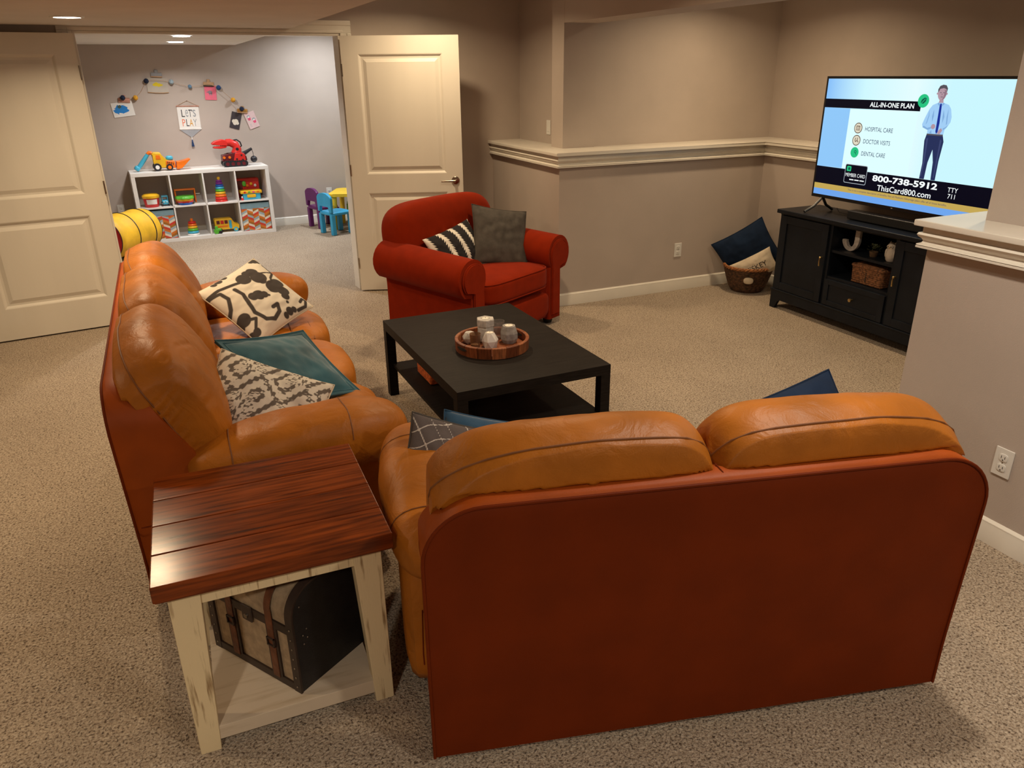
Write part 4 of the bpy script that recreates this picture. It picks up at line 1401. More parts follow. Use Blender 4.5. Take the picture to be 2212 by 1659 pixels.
# local x from the far end, y into the wall (room +x), z up
B().box(0, TW, 0.0, 0.030, 0, TH_, bev=0.003).build('bezel', M_BEZ, tv)
B().box(0.2, TW-0.2, 0.03, 0.065, 0.05, 0.50, bev=0.008).build('rear_housing', M_BLACK, tv)
for fx, s in ((0.10, 1), (TW-0.10, -1)):
    f = B()
    f.tube([(fx, 0.015, 0.004), (fx-0.012*s, -0.05, -0.060), (fx-0.02*s, -0.125, -0.096)], 0.010, 8)
    f.tube([(fx, 0.015, 0.004), (fx-0.005*s, 0.06, -0.055), (fx-0.01*s, 0.135, -0.096)], 0.010, 8)
    f.build('stand_foot', M_BLACK, tv)
B().cyl((TW/2-0.006, -0.001, 0.012), (TW/2+0.006, -0.001, 0.012), 0.002, seg=8).build('maker_badge', M_STEEL, tv)

def screen_material():
    m = bpy.data.materials.new('screen_sky_backdrop')
    m.use_nodes = True
    nt = m.node_tree
    b = nt.nodes['Principled BSDF']
    b.inputs['Base Color'].default_value = (0.002, 0.002, 0.003, 1)
    b.inputs['Roughness'].default_value = 0.3
    b.inputs['Specular IOR Level'].default_value = 0.12
    tc = nt.nodes.new('ShaderNodeTexCoord')
    sp = nt.nodes.new('ShaderNodeSeparateXYZ')
    nt.links.new(tc.outputs['Object'], sp.inputs[0])
    rp = nt.nodes.new('ShaderNodeValToRGB')
    els = rp.color_ramp.elements
    els[0].position = 0.0
    els[0].color = (0.22, 0.50, 0.95, 1)
    els[1].position = 1.0
    els[1].color = (0.60, 0.93, 1.0, 1)
    e = els.new(0.35)
    e.color = (0.62, 0.94, 1.0, 1)
    e = els.new(0.75)
    e.color = (0.78, 0.98, 1.0, 1)
    nt.links.new(sp.outputs['X'], rp.inputs[0])
    nt.links.new(rp.outputs[0], b.inputs['Emission Color'])
    b.inputs['Emission Strength'].default_value = 1.0
    return m
scr = B().poly([(DW0, -0.0006, DH0), (DW1, -0.0006, DH0), (DW1, -0.0006, DH1), (DW0, -0.0006, DH1)]).build('screen', screen_material(), tv, label='lit screen with an advertisement')
M_SNAVY = MEM('screen_black_navy', (0.0015, 0.002, 0.008))
M_SWHITE = MEM('screen_white', (0.95, 1.0, 1.0))
M_SPANEL = MEM('screen_pale_panel', (0.74, 1.0, 1.0), 1.0)
M_SBLUE = MEM('screen_blue_band', (0.16, 0.38, 0.85))
M_SGOLD = MEM('screen_gold', (0.55, 0.38, 0.09))
M_STEXT = MEM('screen_dark_text', (0.02, 0.04, 0.14))
M_SGREEN = MEM('screen_green', (0.02, 0.55, 0.22))
M_SDGREEN = MEM('screen_dark_green', (0.005, 0.10, 0.06))
M_SBROWN = MEM('screen_brown', (0.10, 0.05, 0.03))
M_SBEIGE = MEM('screen_beige', (0.75, 0.70, 0.55))
M_SSHIRT = MEM('screen_shirt', (0.36, 0.62, 0.92))
M_STROUS = MEM('screen_trousers', (0.02, 0.03, 0.10))
M_STIE = MEM('screen_tie', (0.01, 0.03, 0.30))
M_SSKIN = MEM('screen_skin', (0.45, 0.30, 0.36))
M_SHAIR = MEM('screen_hair', (0.09, 0.08, 0.10))
def flat(name, pts, mat, lay):
    return B().poly([(x, -0.0006-0.0003*lay, z) for x, z in pts]).build(name, mat, scr, smooth=False)
def rect(name, x0, x1, z0, z1, mat, lay, r=0.0):
    if r:
        p = arc(x1-r, z1-r, r, 0, 90, 4)+arc(x0+r, z1-r, r, 90, 180, 4)+arc(x0+r, z0+r, r, 180, 270, 4)+arc(x1-r, z0+r, r, 270, 360, 4)
    else:
        p = [(x0, z0), (x1, z0), (x1, z1), (x0, z1)]
    return flat(name, p, mat, lay)
def disc(name, x, z, r, mat, lay):
    return flat(name, arc(x, z, r, 0, 345, 23), mat, lay)
def stext(s, x0, x1, z0, z1, mat, lay, bold=0.0, shear=0.0):
    return text_fit('lettering', s, (x0, x1, z0, z1), mat, scr, lambda x, y, z: (x, -0.0006-0.0003*lay, y), bold, shear)
rect('left_shade', DW0, 0.25, 0.226, 0.622, MEM('screen_mid_blue', (0.28, 0.58, 0.95)), 1)
rect('info_panel', 0.25, 0.795, 0.226, 0.620, M_SPANEL, 1)
rect('title_bar', DW0, 0.806, 0.624, 0.682, M_SNAVY, 2)
stext('ALL-IN-ONE PLAN', 0.412, 0.757, 0.638, 0.669, M_SWHITE, 3, 0.02, 0.0)
disc('leaf_badge', 0.818, 0.686, 0.040, M_SGREEN, 3)
flat('leaf_mark', [(0.800, 0.676), (0.806, 0.694), (0.824, 0.706), (0.838, 0.702), (0.836, 0.684), (0.822, 0.670), (0.808, 0.670)], M_SDGREEN, 4)
flat('leaf_mark', [(0.796, 0.664), (0.801, 0.662), (0.832, 0.698), (0.829, 0.700)], M_SGREEN, 5)
for cz, col, txt, x1 in ((0.500, M_SBEIGE, 'HOSPITAL CARE', 0.629), (0.420, M_SBEIGE, 'DOCTOR VISITS', 0.624), (0.340, M_SGREEN, 'DENTAL CARE', 0.601)):
    disc('icon_ring', 0.344, cz, 0.035, M_SBROWN if col is M_SBEIGE else M_SGREEN, 3)
    disc('icon_disc', 0.344, cz, 0.030, col, 4)
    stext(txt, 0.404, x1, cz-0.016, cz+0.012, M_STEXT, 3, 0.0, 0.0)
rect('icon_building', 0.328, 0.360, 0.485, 0.515, M_SBROWN, 5)
for k in range(3):
    rect('icon_window', 0.332+k*0.009, 0.338+k*0.009, 0.488, 0.511, M_SBEIGE, 6)
for pts in (((0.336, 0.436), (0.332, 0.420), (0.338, 0.410)), ((0.352, 0.438), (0.350, 0.420), (0.338, 0.410)), ((0.350, 0.420), (0.362, 0.408))):
    for a, b in zip(pts[:-1], pts[1:]):
        dx, dz = b[0]-a[0], b[1]-a[1]
        ln = math.hypot(dx, dz)
        nx, nz = -dz/ln*0.0025, dx/ln*0.0025
        flat('icon_stroke', [(a[0]+nx, a[1]+nz), (b[0]+nx, b[1]+nz), (b[0]-nx, b[1]-nz), (a[0]-nx, a[1]-nz)], M_SBROWN, 5)
disc('icon_mirror', 0.350, 0.345, 0.010, M_SDGREEN, 5)
disc('icon_glass', 0.350, 0.345, 0.006, M_SGREEN, 6)
flat('icon_stroke', [(0.355, 0.338), (0.364, 0.324), (0.361, 0.322), (0.352, 0.336)], M_SDGREEN, 5)
rect('lower_band', DW0, DW1, 0.104, 0.223, M_SNAVY, 2)
rect('gold_strip', DW0, DW1, 0.066, 0.104, M_SGOLD, 2)
rect('blue_strip', DW0, DW1, DH0, 0.066, M_SBLUE, 2)
rect('card_outline', 0.285, 0.479, 0.132, 0.260, MEM('screen_grey', (0.4, 0.45, 0.5)), 4, 0.012)
rect('card', 0.289, 0.475, 0.136, 0.256, M_SNAVY, 5, 0.010)
rect('card_badge', 0.300, 0.338, 0.212, 0.246, M_SGREEN, 6, 0.006)
disc('card_badge_mark', 0.321, 0.229, 0.010, M_SDGREEN, 7)
stext('MEMBER CARD', 0.296, 0.467, 0.176, 0.200, M_SWHITE, 6, 0.0, 0.0)
for k in range(3):
    rect('card_small_print', 0.335+k*0.045, 0.335+k*0.045+0.038, 0.154, 0.161, M_SWHITE, 6)
stext('800-738-5912', 0.530, 1.030, 0.168, 0.209, M_SWHITE, 4, 0.03)
stext('ThisCard800.com', 0.580, 0.996, 0.112, 0.149, M_SWHITE, 4, 0.01)
stext('TTY', 1.104, 1.174, 0.167, 0.195, M_SWHITE, 4)
stext('711', 1.112, 1.162, 0.129, 0.157, M_SWHITE, 4)
stext('This is not a complete description of benefits. Not all Medicare Advantage plans offer all of these benefits.', 0.334, 1.118, 0.078, 0.093, M_STEXT, 4)
# the presenter shown on the screen
flat('presenter_trousers', [(0.886, 0.500), (0.998, 0.494), (1.012, 0.455), (1.008, 0.400), (1.003, 0.341), (1.003, 0.224), (0.972, 0.224), (0.965, 0.330), (0.946, 0.405), (0.928, 0.325), (0.924, 0.224), (0.889, 0.224), (0.892, 0.318), (0.882, 0.400), (0.876, 0.455)], M_STROUS, 3)
flat('presenter_shirt', [(0.886, 0.494), (0.999, 0.488), (1.003, 0.525), (1.014, 0.540), (1.033, 0.570), (1.034, 0.600), (1.020, 0.645), (1.000, 0.668), (0.958, 0.680), (0.928, 0.680), (0.890, 0.664), (0.872, 0.640), (0.852, 0.590), (0.839, 0.550), (0.846, 0.532), (0.885, 0.518)], M_SSHIRT, 4)
flat('presenter_tie', [(0.940, 0.674), (0.950, 0.674), (0.953, 0.660), (0.960, 0.560), (0.958, 0.510), (0.950, 0.498), (0.942, 0.512), (0.940, 0.600), (0.938, 0.660)], M_STIE, 5)
flat('presenter_neck', [(0.928, 0.678), (0.960, 0.678), (0.956, 0.702), (0.932, 0.702)], M_SSKIN, 5)
flat('presenter_face', [(0.941+0.030*math.cos(a*0.349), 0.733+0.042*math.sin(a*0.349)) for a in range(18)], M_SSKIN, 6)
flat('presenter_hair', [(0.910, 0.735), (0.908, 0.755), (0.918, 0.774), (0.938, 0.781), (0.960, 0.778), (0.973, 0.760), (0.971, 0.738), (0.964, 0.756), (0.945, 0.762), (0.922, 0.757)], M_SHAIR, 7)
for ex in (0.930, 0.951):
    rect('presenter_eye', ex-0.004, ex+0.004, 0.734, 0.738, M_SHAIR, 7)
rect('presenter_mouth', 0.934, 0.949, 0.710, 0.713, M_SHAIR, 7)
disc('presenter_hand', 0.920, 0.540, 0.015, M_SSKIN, 6)
flat('presenter_hand', [(0.955, 0.500), (0.975, 0.498), (0.988, 0.520), (0.978, 0.534), (0.962, 0.520)], M_SSKIN, 6)

M_SSH2 = MEM('screen_shirt_fold', (0.22, 0.42, 0.72))
M_STR2 = MEM('screen_trouser_light', (0.045, 0.06, 0.16))
M_SSK2 = MEM('screen_skin_shade', (0.28, 0.17, 0.22))
for pts in ([(0.872, 0.640), (0.880, 0.600), (0.872, 0.560), (0.864, 0.548), (0.874, 0.600)], [(1.004, 0.650), (1.000, 0.600), (1.006, 0.552), (1.012, 0.560), (1.008, 0.605)],
            [(0.846, 0.532), (0.885, 0.518), (0.912, 0.530), (0.905, 0.538), (0.880, 0.530), (0.852, 0.542)], [(0.992, 0.522), (1.014, 0.540), (1.024, 0.556), (1.004, 0.540), (0.988, 0.532)],
            [(0.900, 0.500), (0.918, 0.498), (0.912, 0.520)], [(0.926, 0.680), (0.942, 0.668), (0.934, 0.660), (0.922, 0.672)], [(0.964, 0.680), (0.951, 0.668), (0.958, 0.660), (0.970, 0.674)],
            [(0.972, 0.640), (0.985, 0.600), (0.978, 0.560), (0.972, 0.600)], [(0.905, 0.640), (0.912, 0.600), (0.906, 0.565), (0.899, 0.600)]):
    flat('shirt_fold', pts, M_SSH2, 5)
for pts in ([(0.888, 0.470), (0.900, 0.470), (0.906, 0.330), (0.900, 0.240), (0.894, 0.240), (0.896, 0.330)], [(0.985, 0.468), (0.997, 0.462), (0.994, 0.340), (0.992, 0.240), (0.986, 0.240), (0.986, 0.340)]):
    flat('trouser_crease', pts, M_STR2, 4)
rect('presenter_belt', 0.886, 0.999, 0.488, 0.497, M_SHAIR, 5)
flat('face_shade', [(0.952, 0.756), (0.968, 0.745), (0.970, 0.725), (0.958, 0.700), (0.945, 0.693), (0.954, 0.715), (0.956, 0.740)], M_SSK2, 7)
flat('nose', [(0.940, 0.736), (0.944, 0.722), (0.937, 0.721)], M_SSK2, 8)
for ex in (0.908, 0.972):
    disc('presenter_ear', ex, 0.730, 0.006, M_SSKIN, 5)

# centre speaker under the screen, with its cable
sb = thing('soundbar', 'black soundbar lying on the cabinet under the television', 'speaker', (4.33, 3.98, 0.7655), R(-90))
B().box(0, 0.62, 0, 0.085, 0.004, 0.062, bev=0.006, seg=3).build('speaker_body', M_BLACK, sb)
B().box(0.01, 0.61, -0.002, 0.002, 0.010, 0.056, bev=0.001).build('grille', M('speaker_cloth', (0.008, 0.008, 0.009), 0.9, var=0.3, vscale=200), sb)
for fx in (0.05, 0.57):
    B().cyl((fx, 0.04, 0), (fx, 0.04, 0.005), 0.015, seg=12).build('foot', M_FOOT, sb)
cb = B().tube([(4.46, 4.20, 0.80), (4.45, 4.16, 0.775), (4.47, 4.08, 0.770), (4.44, 4.01, 0.7695), (4.46, 3.95, 0.772)], 0.003, 8).build('power_cable', M_BLACK)
tag(cb, 'thin black cable on the cabinet top behind the television', 'cable')

# ------------------------------------------------------------------ floor basket with two pillows
M_SEAG = M('dark_seagrass', (0.085, 0.040, 0.018), 0.8, var=0.6, vscale=45, bump=0.9, bscale=70, bdist=0.008)
M_RATT = M('orange_rattan', (0.30, 0.115, 0.035), 0.7, var=0.45, vscale=50, bump=0.8, bscale=70, bdist=0.006)
BKX, BKY = 4.385, 4.985
bk = thing('floor_basket', 'round dark woven basket on the floor beside the media cabinet', 'basket', (BKX, BKY, 0))
wv = B()
for k in range(13):
    z = 0.012+k*0.0152
    r = 0.125+0.070*(k/12)**0.7
    wv.tube([((r+0.003*math.sin(i*math.pi+k*math.pi))*math.cos(2*math.pi*i/48), (r+0.003*math.sin(i*math.pi+k*math.pi))*math.sin(2*math.pi*i/48), z) for i in range(48)], 0.009, 6, closed=True)
wv.build('woven_coils', M_SEAG, bk)
B().lathe([(0.0, 0.004), (0.125, 0.004), (0.125, 0.014), (0.0, 0.014)], 32, cap0=False, cap1=False).build('basket_floor', M_SEAG, bk)
rim = B()
for ph in (0, 2.09, 4.19):
    rim.tube([((0.198+0.007*math.cos(i*0.9+ph))*math.cos(2*math.pi*i/96), (0.198+0.007*math.cos(i*0.9+ph))*math.sin(2*math.pi*i/96), 0.213+0.007*math.sin(i*0.9+ph)) for i in range(96)], 0.008, 6, closed=True)
rim.build('braided_rim', M_RATT, bk)
B().puff((0.193*math.cos(R(232)), 0.193*math.sin(R(232)), 0.125), (0.040, 0.010, 0.028), 2.4, 8, rot=Matrix.Rotation(R(232+90), 3, 'Z')).build('pale_patch', M_CREAM, bk, label='pale oval patch on the basket side')
make_pillow('navy_basket_pillow', 'plain navy pillow standing in the floor basket', 0.46, 0.40, 0.06, M_NAVY, (4.385, 5.02, 0.325), (0.66, -0.52, 0.54), (-0.40, 0.30, 0.86), seed=14, piping=M_NAVY)
wp, wsurf = make_pillow('lettered_pillow', 'small cream pillow with black lettering in the floor basket', 0.36, 0.20, 0.045, M_CREAM, (4.345, 4.875, 0.225), (0.68, -0.50, 0.48), (-0.25, 0.30, 0.86), seed=17, wr=0.003)
def onto(x, y, z):
    q = wsurf(x/0.18, y/0.10, 1)
    return (q[0], q[1], q[2]+0.0012)
text_fit('lettering', 'WHISKEY', (-0.145, 0.115, -0.026, 0.020), M_SLOT, wp, onto, 0.0)
# ------------------------------------------------------------------ cube shelf in the playroom
def P(name, col, rough=0.35, var=0.06):
    return M('toy_'+name, col, rough, var=var, vscale=12, spec=0.45)
T_YEL, T_RED, T_ORG = P('yellow', (0.80, 0.46, 0.02)), P('red', (0.62, 0.025, 0.02)), P('orange', (0.80, 0.17, 0.01))
T_BLU, T_TEAL, T_GRN = P('blue', (0.02, 0.12, 0.55)), P('sky_blue', (0.06, 0.42, 0.62)), P('green', (0.10, 0.45, 0.04))
T_PUR, T_WHT, T_BLK = P('purple', (0.22, 0.03, 0.30)), P('white', (0.80, 0.78, 0.74)), P('black', (0.02, 0.02, 0.025))
T_PINK = P('pink', (0.75, 0.10, 0.22))
T_MAROON = P('maroon', (0.12, 0.012, 0.018))
M_WHITE = M('white_laminate', (0.80, 0.78, 0.75), 0.4, var=0.02)
S0, ST = 0.278, 3.12
KW, KD, KH = 1.467, 0.385, 0.775
sh = thing('cube_shelf', 'low white shelf of eight cubes full of toys', 'shelf', L(S0, ST, 0), ANG)
fo, fi = 0.040, 0.016
cw = (KW-2*fo-3*fi)/4
chh = (KH-2*fo-fi)/2
B().box(0, KW, 0, KD, KH-fo, KH, bev=0.002).build('top_board', M_WHITE, sh)
B().box(0, KW, 0, KD, 0, fo, bev=0.002).build('bottom_board', M_WHITE, sh)
for x in (0, KW-fo):
    B().box(x, x+fo, 0, KD, fo, KH-fo).build('side_panel', M_WHITE, sh)
for k in range(3):
    x = fo+cw*(k+1)+fi*k
    B().box(x, x+fi, 0.001, KD, fo, KH-fo).build('divider', M_WHITE, sh)
B().box(fo, KW-fo, 0.001, KD, fo+chh, fo+chh+fi).build('middle_shelf', M_WHITE, sh)
Z1, Z2, Z3 = fo+0.0005, fo+chh+fi+0.0005, KH+0.0005
def PS(s, d, z):
    """A spot inside the shelf: s along the wall as in the playroom frame, d behind the shelf front."""
    return L(s, ST+d, z)

# fabric bins with a chevron print
CHEV = [P('cloth_orange', (0.62, 0.17, 0.02), 0.9), P('cloth_red', (0.60, 0.05, 0.03), 0.9), P('cloth_cream', (0.72, 0.66, 0.55), 0.9), P('cloth_grey', (0.34, 0.42, 0.45), 0.9), P('cloth_ochre', (0.36, 0.14, 0.02), 0.9)]
M_BINB = P('cloth_blue_grey', (0.20, 0.32, 0.38), 0.9)
def fabric_bin(col, label, off):
    x0 = fo+(cw+fi)*col+0.006
    w = cw-0.012
    t = thing('fabric_bin', label, 'storage bin', L(S0+x0, ST+0.012, Z1), ANG, 'chevron storage bins')
    h = 0.315
    b = B()
    b.box(0, w, 0, 0.34, 0, h, bev=0.006)
    b.build('bin_body', CHEV[2], t)
    B().box(-0.001, w+0.001, -0.002, 0.342, h-0.058, h+0.002, bev=0.003).build('top_band', M_BINB, t)
    rg = random.Random(off)
    nc = 5
    rows = 11
    ch = (h-0.062)/rows*1.12
    cwid = w/nc
    for ci in range(5):
        pb = B()
        any_ = False
        for c in range(nc):
            up = 0.030 if c % 2 == 0 else -0.030
            for r in range(-2, rows+2):
                if (c*2+r+off+(r//3)) % 5 != ci:
                    continue
                za, zb = r*ch, (r+1)*ch
                q = [(c*cwid, za-up/2), ((c+1)*cwid, za+up/2), ((c+1)*cwid, zb+up/2), (c*cwid, zb-up/2)]
                q = [(x, min(h-0.059, max(0.003, z))) for x, z in q]
                if max(z for x, z in q)-min(z for x, z in q) < 0.006 or abs(q[0][1]-q[3][1])+abs(q[1][1]-q[2][1]) < 0.004:
                    continue
                pb.poly([(x, -0.0012, z) for x, z in q])
                any_ = True
        if any_:
            pb.build('chevron_print', CHEV[ci], t, smooth=False)['kind'] = 'stuff'
        else:
            pb.bm.free()
    return t
fabric_bin(0, 'chevron fabric bin in the lower left cube of the toy shelf', 0)
fabric_bin(3, 'chevron fabric bin in the lower right cube of the toy shelf', 3)

# ------------------------------------------------------------------ toys inside the cubes
bk_ = thing('toy_bucket', 'red toy bucket with a yellow lid in the upper left cube', 'toy', PS(0.445, 0.10, Z2), ANG)
B().lathe([(0.0, 0.0), (0.066, 0.0), (0.074, 0.010), (0.084, 0.105), (0.0, 0.106)], 28, cap0=False, cap1=False).build('bucket', T_RED, bk_)
B().lathe([(0.090, 0.100), (0.092, 0.125), (0.070, 0.142), (0.0, 0.148)], 28, cap0=False, cap1=False).build('lid', T_YEL, bk_)
lb = B()
lb.skin([lb.ring([(0.0795*math.cos(R(a)), 0.0795*math.sin(R(a)), 0.035) for a in range(230, 312, 8)]), lb.ring([(0.0845*math.cos(R(a)), 0.0845*math.sin(R(a)), 0.088) for a in range(230, 312, 8)])], False)
lb.build('printed_label', T_WHT, bk_)
tk2 = thing('toy_truck', 'small sky blue toy truck beside the red bucket', 'toy', PS(0.585, 0.10, Z2), ANG)
B().puff((0, 0.02, 0.040), (0.036, 0.055, 0.026), 5, 8).build('truck_body', T_TEAL, tk2)
cabf = B()
for bx in ((-0.032, -0.024), (0.024, 0.032)):
    cabf.box(bx[0], bx[1], -0.012, 0.05, 0.055, 0.105, bev=0.003)
cabf.box(-0.034, 0.034, -0.016, 0.054, 0.098, 0.112, bev=0.005)
cabf.build('cab_frame', T_TEAL, tk2)
for wx in (-0.034, 0.034):
    for wy in (-0.02, 0.05):
        B().cyl((wx-0.007, wy, 0.020), (wx+0.007, wy, 0.020), 0.020, seg=16).build('wheel', T_BLK, tk2)
for wx in (-0.016, 0.016):
    B().sph((wx, -0.036, 0.046), 0.007, 10, 8).build('headlight', T_WHT, tk2)
dm = thing('toy_drum', 'layered green yellow and red toy drum in the second cube', 'toy', PS(0.795, 0.09, Z2), ANG)
for nm, m, r0, r1, z0, z1 in (('drum_base', T_BLU, 0.072, 0.080, 0.0, 0.026), ('drum_layer', T_RED, 0.086, 0.090, 0.026, 0.044), ('drum_layer', T_YEL, 0.090, 0.092, 0.044, 0.066), ('drum_top', T_GRN, 0.100, 0.096, 0.066, 0.094)):
    b = B()
    n = 36
    wob = 0.006 if m in (T_RED, T_GRN) else 0.0
    rings = []
    for r, z in ((r0*0.97, z0), (r0, z0+0.003), (r1, z1-0.003), (r1*0.97, z1)):
        rings.append(b.ring([((r+wob*math.sin(i*2*math.pi*9/n))*math.cos(2*math.pi*i/n), (r+wob*math.sin(i*2*math.pi*9/n))*math.sin(2*math.pi*i/n), z) for i in range(n)]))
    b.skin(rings, True, True, True)
    b.build(nm, m, dm)
pf = thing('toy_bench', 'orange wooden toy bench frame behind the layered drum', 'toy', PS(0.82, 0.235, Z2), ANG)
for x in (-0.11, 0.10):
    B().box(x-0.008, x+0.008, -0.04, 0.04, 0.0, 0.155, bev=0.004).build('end_board', T_ORG, pf)
B().box(-0.118, 0.108, -0.045, 0.045, 0.140, 0.156, bev=0.004).build('bench_top', T_ORG, pf)
B().box(-0.102, 0.092, -0.02, 0.02, 0.05, 0.062, bev=0.003).build('cross_bar', M_TWIG, pf)
B().cyl((0.105, 0, 0.09), (0.150, -0.04, 0.095), 0.006, seg=10).build('peg', T_WHT, pf)

def ring_stack(name, label, s, d, z, spec, base_m, base_r, knob_m, kr):
    t = thing(name, label, 'toy', PS(s, d, z), ANG)
    zz = 0.0
    B().lathe([(0.0, 0.0), (base_r, 0.0), (base_r*1.04, 0.008), (base_r*0.96, 0.022), (0.0, 0.024)], 28, cap0=False, cap1=False).build('base', base_m, t)
    zz = 0.022
    for m, r, h in spec:
        rr = h/2
        B().lathe([(0.012, zz)]+[(r-rr+rr*math.cos(R(a)), zz+rr+rr*math.sin(R(a))) for a in range(-90, 91, 22)]+[(0.012, zz+h)], 28, cap0=False, cap1=False).build('ring', m, t)
        zz += h
    B().lathe([(0.014, zz), (0.014, zz+0.004), (kr*0.8, zz+kr*0.5), (kr, zz+kr*1.1), (kr*0.8, zz+kr*1.7), (0.0, zz+kr*2)], 20, cap0=True, cap1=False).build('knob', knob_m, t)
    return t
ring_stack('ring_tower', 'tall rainbow ring tower in the third upper cube', 1.188, 0.10, Z2, [(T_RED, 0.066, 0.030), (T_ORG, 0.063, 0.030), (T_YEL, 0.058, 0.030), (T_GRN, 0.054, 0.028), (T_TEAL, 0.050, 0.028), (T_BLU, 0.045, 0.026), (T_PUR, 0.040, 0.026), (T_PUR, 0.033, 0.024)], T_RED, 0.066, T_YEL, 0.018)
ring_stack('ring_stacker', 'short ring stacker with a white base in a lower cube', 0.826, 0.10, Z1, [(T_TEAL, 0.062, 0.028), (T_GRN, 0.058, 0.028), (T_YEL, 0.054, 0.028), (T_ORG, 0.050, 0.026), (T_RED, 0.044, 0.026)], T_WHT, 0.066, T_ORG, 0.017)

rb_ = thing('toy_playset', 'red toy playset box at the back of the upper right cube', 'toy', PS(1.535, 0.265, Z2), ANG)
B().box(-0.145, 0.12, -0.05, 0.06, 0.0, 0.225, bev=0.012, seg=3).build('playset_box', T_RED, rb_)
B().box(-0.14, -0.075, -0.056, -0.048, 0.10, 0.20, bev=0.003).build('printed_panel', T_MAROON, rb_)
B().puff((-0.055, -0.058, 0.165), (0.022, 0.010, 0.032), 2.5, 8).build('green_figure', T_GRN, rb_)
for k in range(3):
    B().sph((-0.02+k*0.045, -0.056, 0.14+0.02*(k % 2)), (0.016, 0.008, 0.018), 10, 8).build('printed_fruit', (T_ORG, T_YEL, T_WHT)[k], rb_)
tb = thing('toy_toolbox', 'yellow and blue toy toolbox in the upper right cube', 'toy', PS(1.525, 0.10, Z2), ANG)
B().box(-0.10, 0.10, -0.06, 0.06, 0.0, 0.075, bev=0.010, seg=3).build('toolbox_body', T_TEAL, tb)
B().box(-0.125, 0.12, -0.068, 0.068, 0.070, 0.105, bev=0.008, seg=3).build('toolbox_top', T_YEL, tb)
B().box(-0.055, 0.045, -0.070, -0.058, 0.025, 0.062, bev=0.008).build('drawer_front', T_YEL, tb)
for k, m in enumerate((T_RED, T_GRN, T_PINK, T_ORG)):
    B().box(-0.09+k*0.05, -0.065+k*0.05, -0.071, -0.066, 0.078, 0.098, bev=0.002).build('block_print', m, tb)
fg = thing('toy_figure', 'tiny red and white toy figure beside the toolbox', 'toy', PS(1.413, 0.045, Z2), ANG)
B().lathe([(0.0, 0.0), (0.014, 0.0), (0.016, 0.015), (0.010, 0.026), (0.0, 0.027)], 14, cap0=False, cap1=False).build('figure_body', T_RED, fg)
B().sph((0, 0, 0.034), 0.011, 12, 8).build('figure_head', T_WHT, fg)

bs = thing('toy_bus', 'yellow toy bus in a lower cube of the shelf', 'toy', PS(1.205, 0.13, Z1), ANG)
body = [(-0.135, 0.030), (0.135, 0.030), (0.138, 0.075), (0.125, 0.088), (0.082, 0.092), (0.066, 0.145), (0.050, 0.158), (-0.125, 0.158), (-0.137, 0.146)]
B().prism(body, -0.055, 0.055, 'y', bev=0.008, seg=3).build('bus_body', T_YEL, bs)
for k in range(3):
    B().box(-0.115+k*0.045, -0.080+k*0.045, -0.0575, -0.053, 0.098, 0.138, bev=0.004).build('window', (T_MAROON, T_RED, T_MAROON)[k], bs)
B().box(0.022, 0.052, -0.058, -0.053, 0.040, 0.135, bev=0.005).build('door', T_TEAL, bs)
B().box(-0.13, 0.01, -0.0572, -0.054, 0.062, 0.078, bev=0.001).build('side_stripe', T_ORG, bs)
B().box(0.130, 0.146, -0.05, 0.05, 0.030, 0.046, bev=0.004).build('bumper', T_BLK, bs)
for wx in (-0.085, 0.092):
    for wy in (-0.055, 0.055):
        w_ = B().cyl((wx, wy-0.010, 0.026), (wx, wy+0.010, 0.026), 0.026, seg=20).build('wheel', T_TEAL if wx > 0 else T_BLK, bs)
        B().cyl((wx, wy-0.012 if wy < 0 else wy+0.009, 0.026), (wx, wy-0.009 if wy < 0 else wy+0.012, 0.026), 0.012, seg=14).build('hubcap', T_YEL, w_)
gt = thing('toy_tractor', 'small green toy tractor in front of the yellow bus', 'toy', PS(1.088, 0.030, Z1), ANG)
B().puff((0.006, 0, 0.042), (0.034, 0.016, 0.018), 4, 8).build('tractor_hood', T_GRN, gt)
B().box(-0.030, 0.002, -0.014, 0.014, 0.050, 0.086, bev=0.004).build('tractor_cab', T_GRN, gt)
for wx, wr in ((-0.020, 0.026), (0.028, 0.017)):
    for wy in (-0.020, 0.020):
        B().cyl((wx, wy-0.006, wr), (wx, wy+0.006, wr), wr, seg=16).build('wheel', T_GRN if wx < 0 else T_BLK, gt)

# ------------------------------------------------------------------ toys on the shelf top
dg = thing('toy_backhoe', 'yellow toy backhoe with a blue arm on the shelf top', 'toy', PS(0.625, 0.16, Z3), ANG)
B().prism([(-0.085, 0.030), (0.115, 0.030), (0.120, 0.095), (0.040, 0.110), (0.010, 0.150), (-0.002, 0.195), (-0.075, 0.200), (-0.095, 0.178), (-0.075, 0.100)], -0.050, 0.050, 'y', bev=0.010, seg=3).build('cab', T_YEL, dg)
B().prism([(-0.056, 0.122), (-0.005, 0.122), (-0.012, 0.168), (-0.052, 0.170)], -0.053, -0.048, 'y', bev=0.003).build('window', T_ORG, dg)
B().puff((0.085, 0, 0.128), (0.038, 0.036, 0.026), 3, 10).build('engine_dome', T_TEAL, dg)
B().prism([(0.035, 0.035), (0.135, 0.020), (0.132, 0.105), (0.040, 0.108)], -0.058, 0.058, 'y', bev=0.010, seg=3).build('front_body', T_ORG, dg)
for k in range(4):
    B().box(0.055+k*0.018, 0.062+k*0.018, -0.060, -0.056, 0.075-k*0.006, 0.100-k*0.006).build('hazard_stripe', T_BLK, dg)
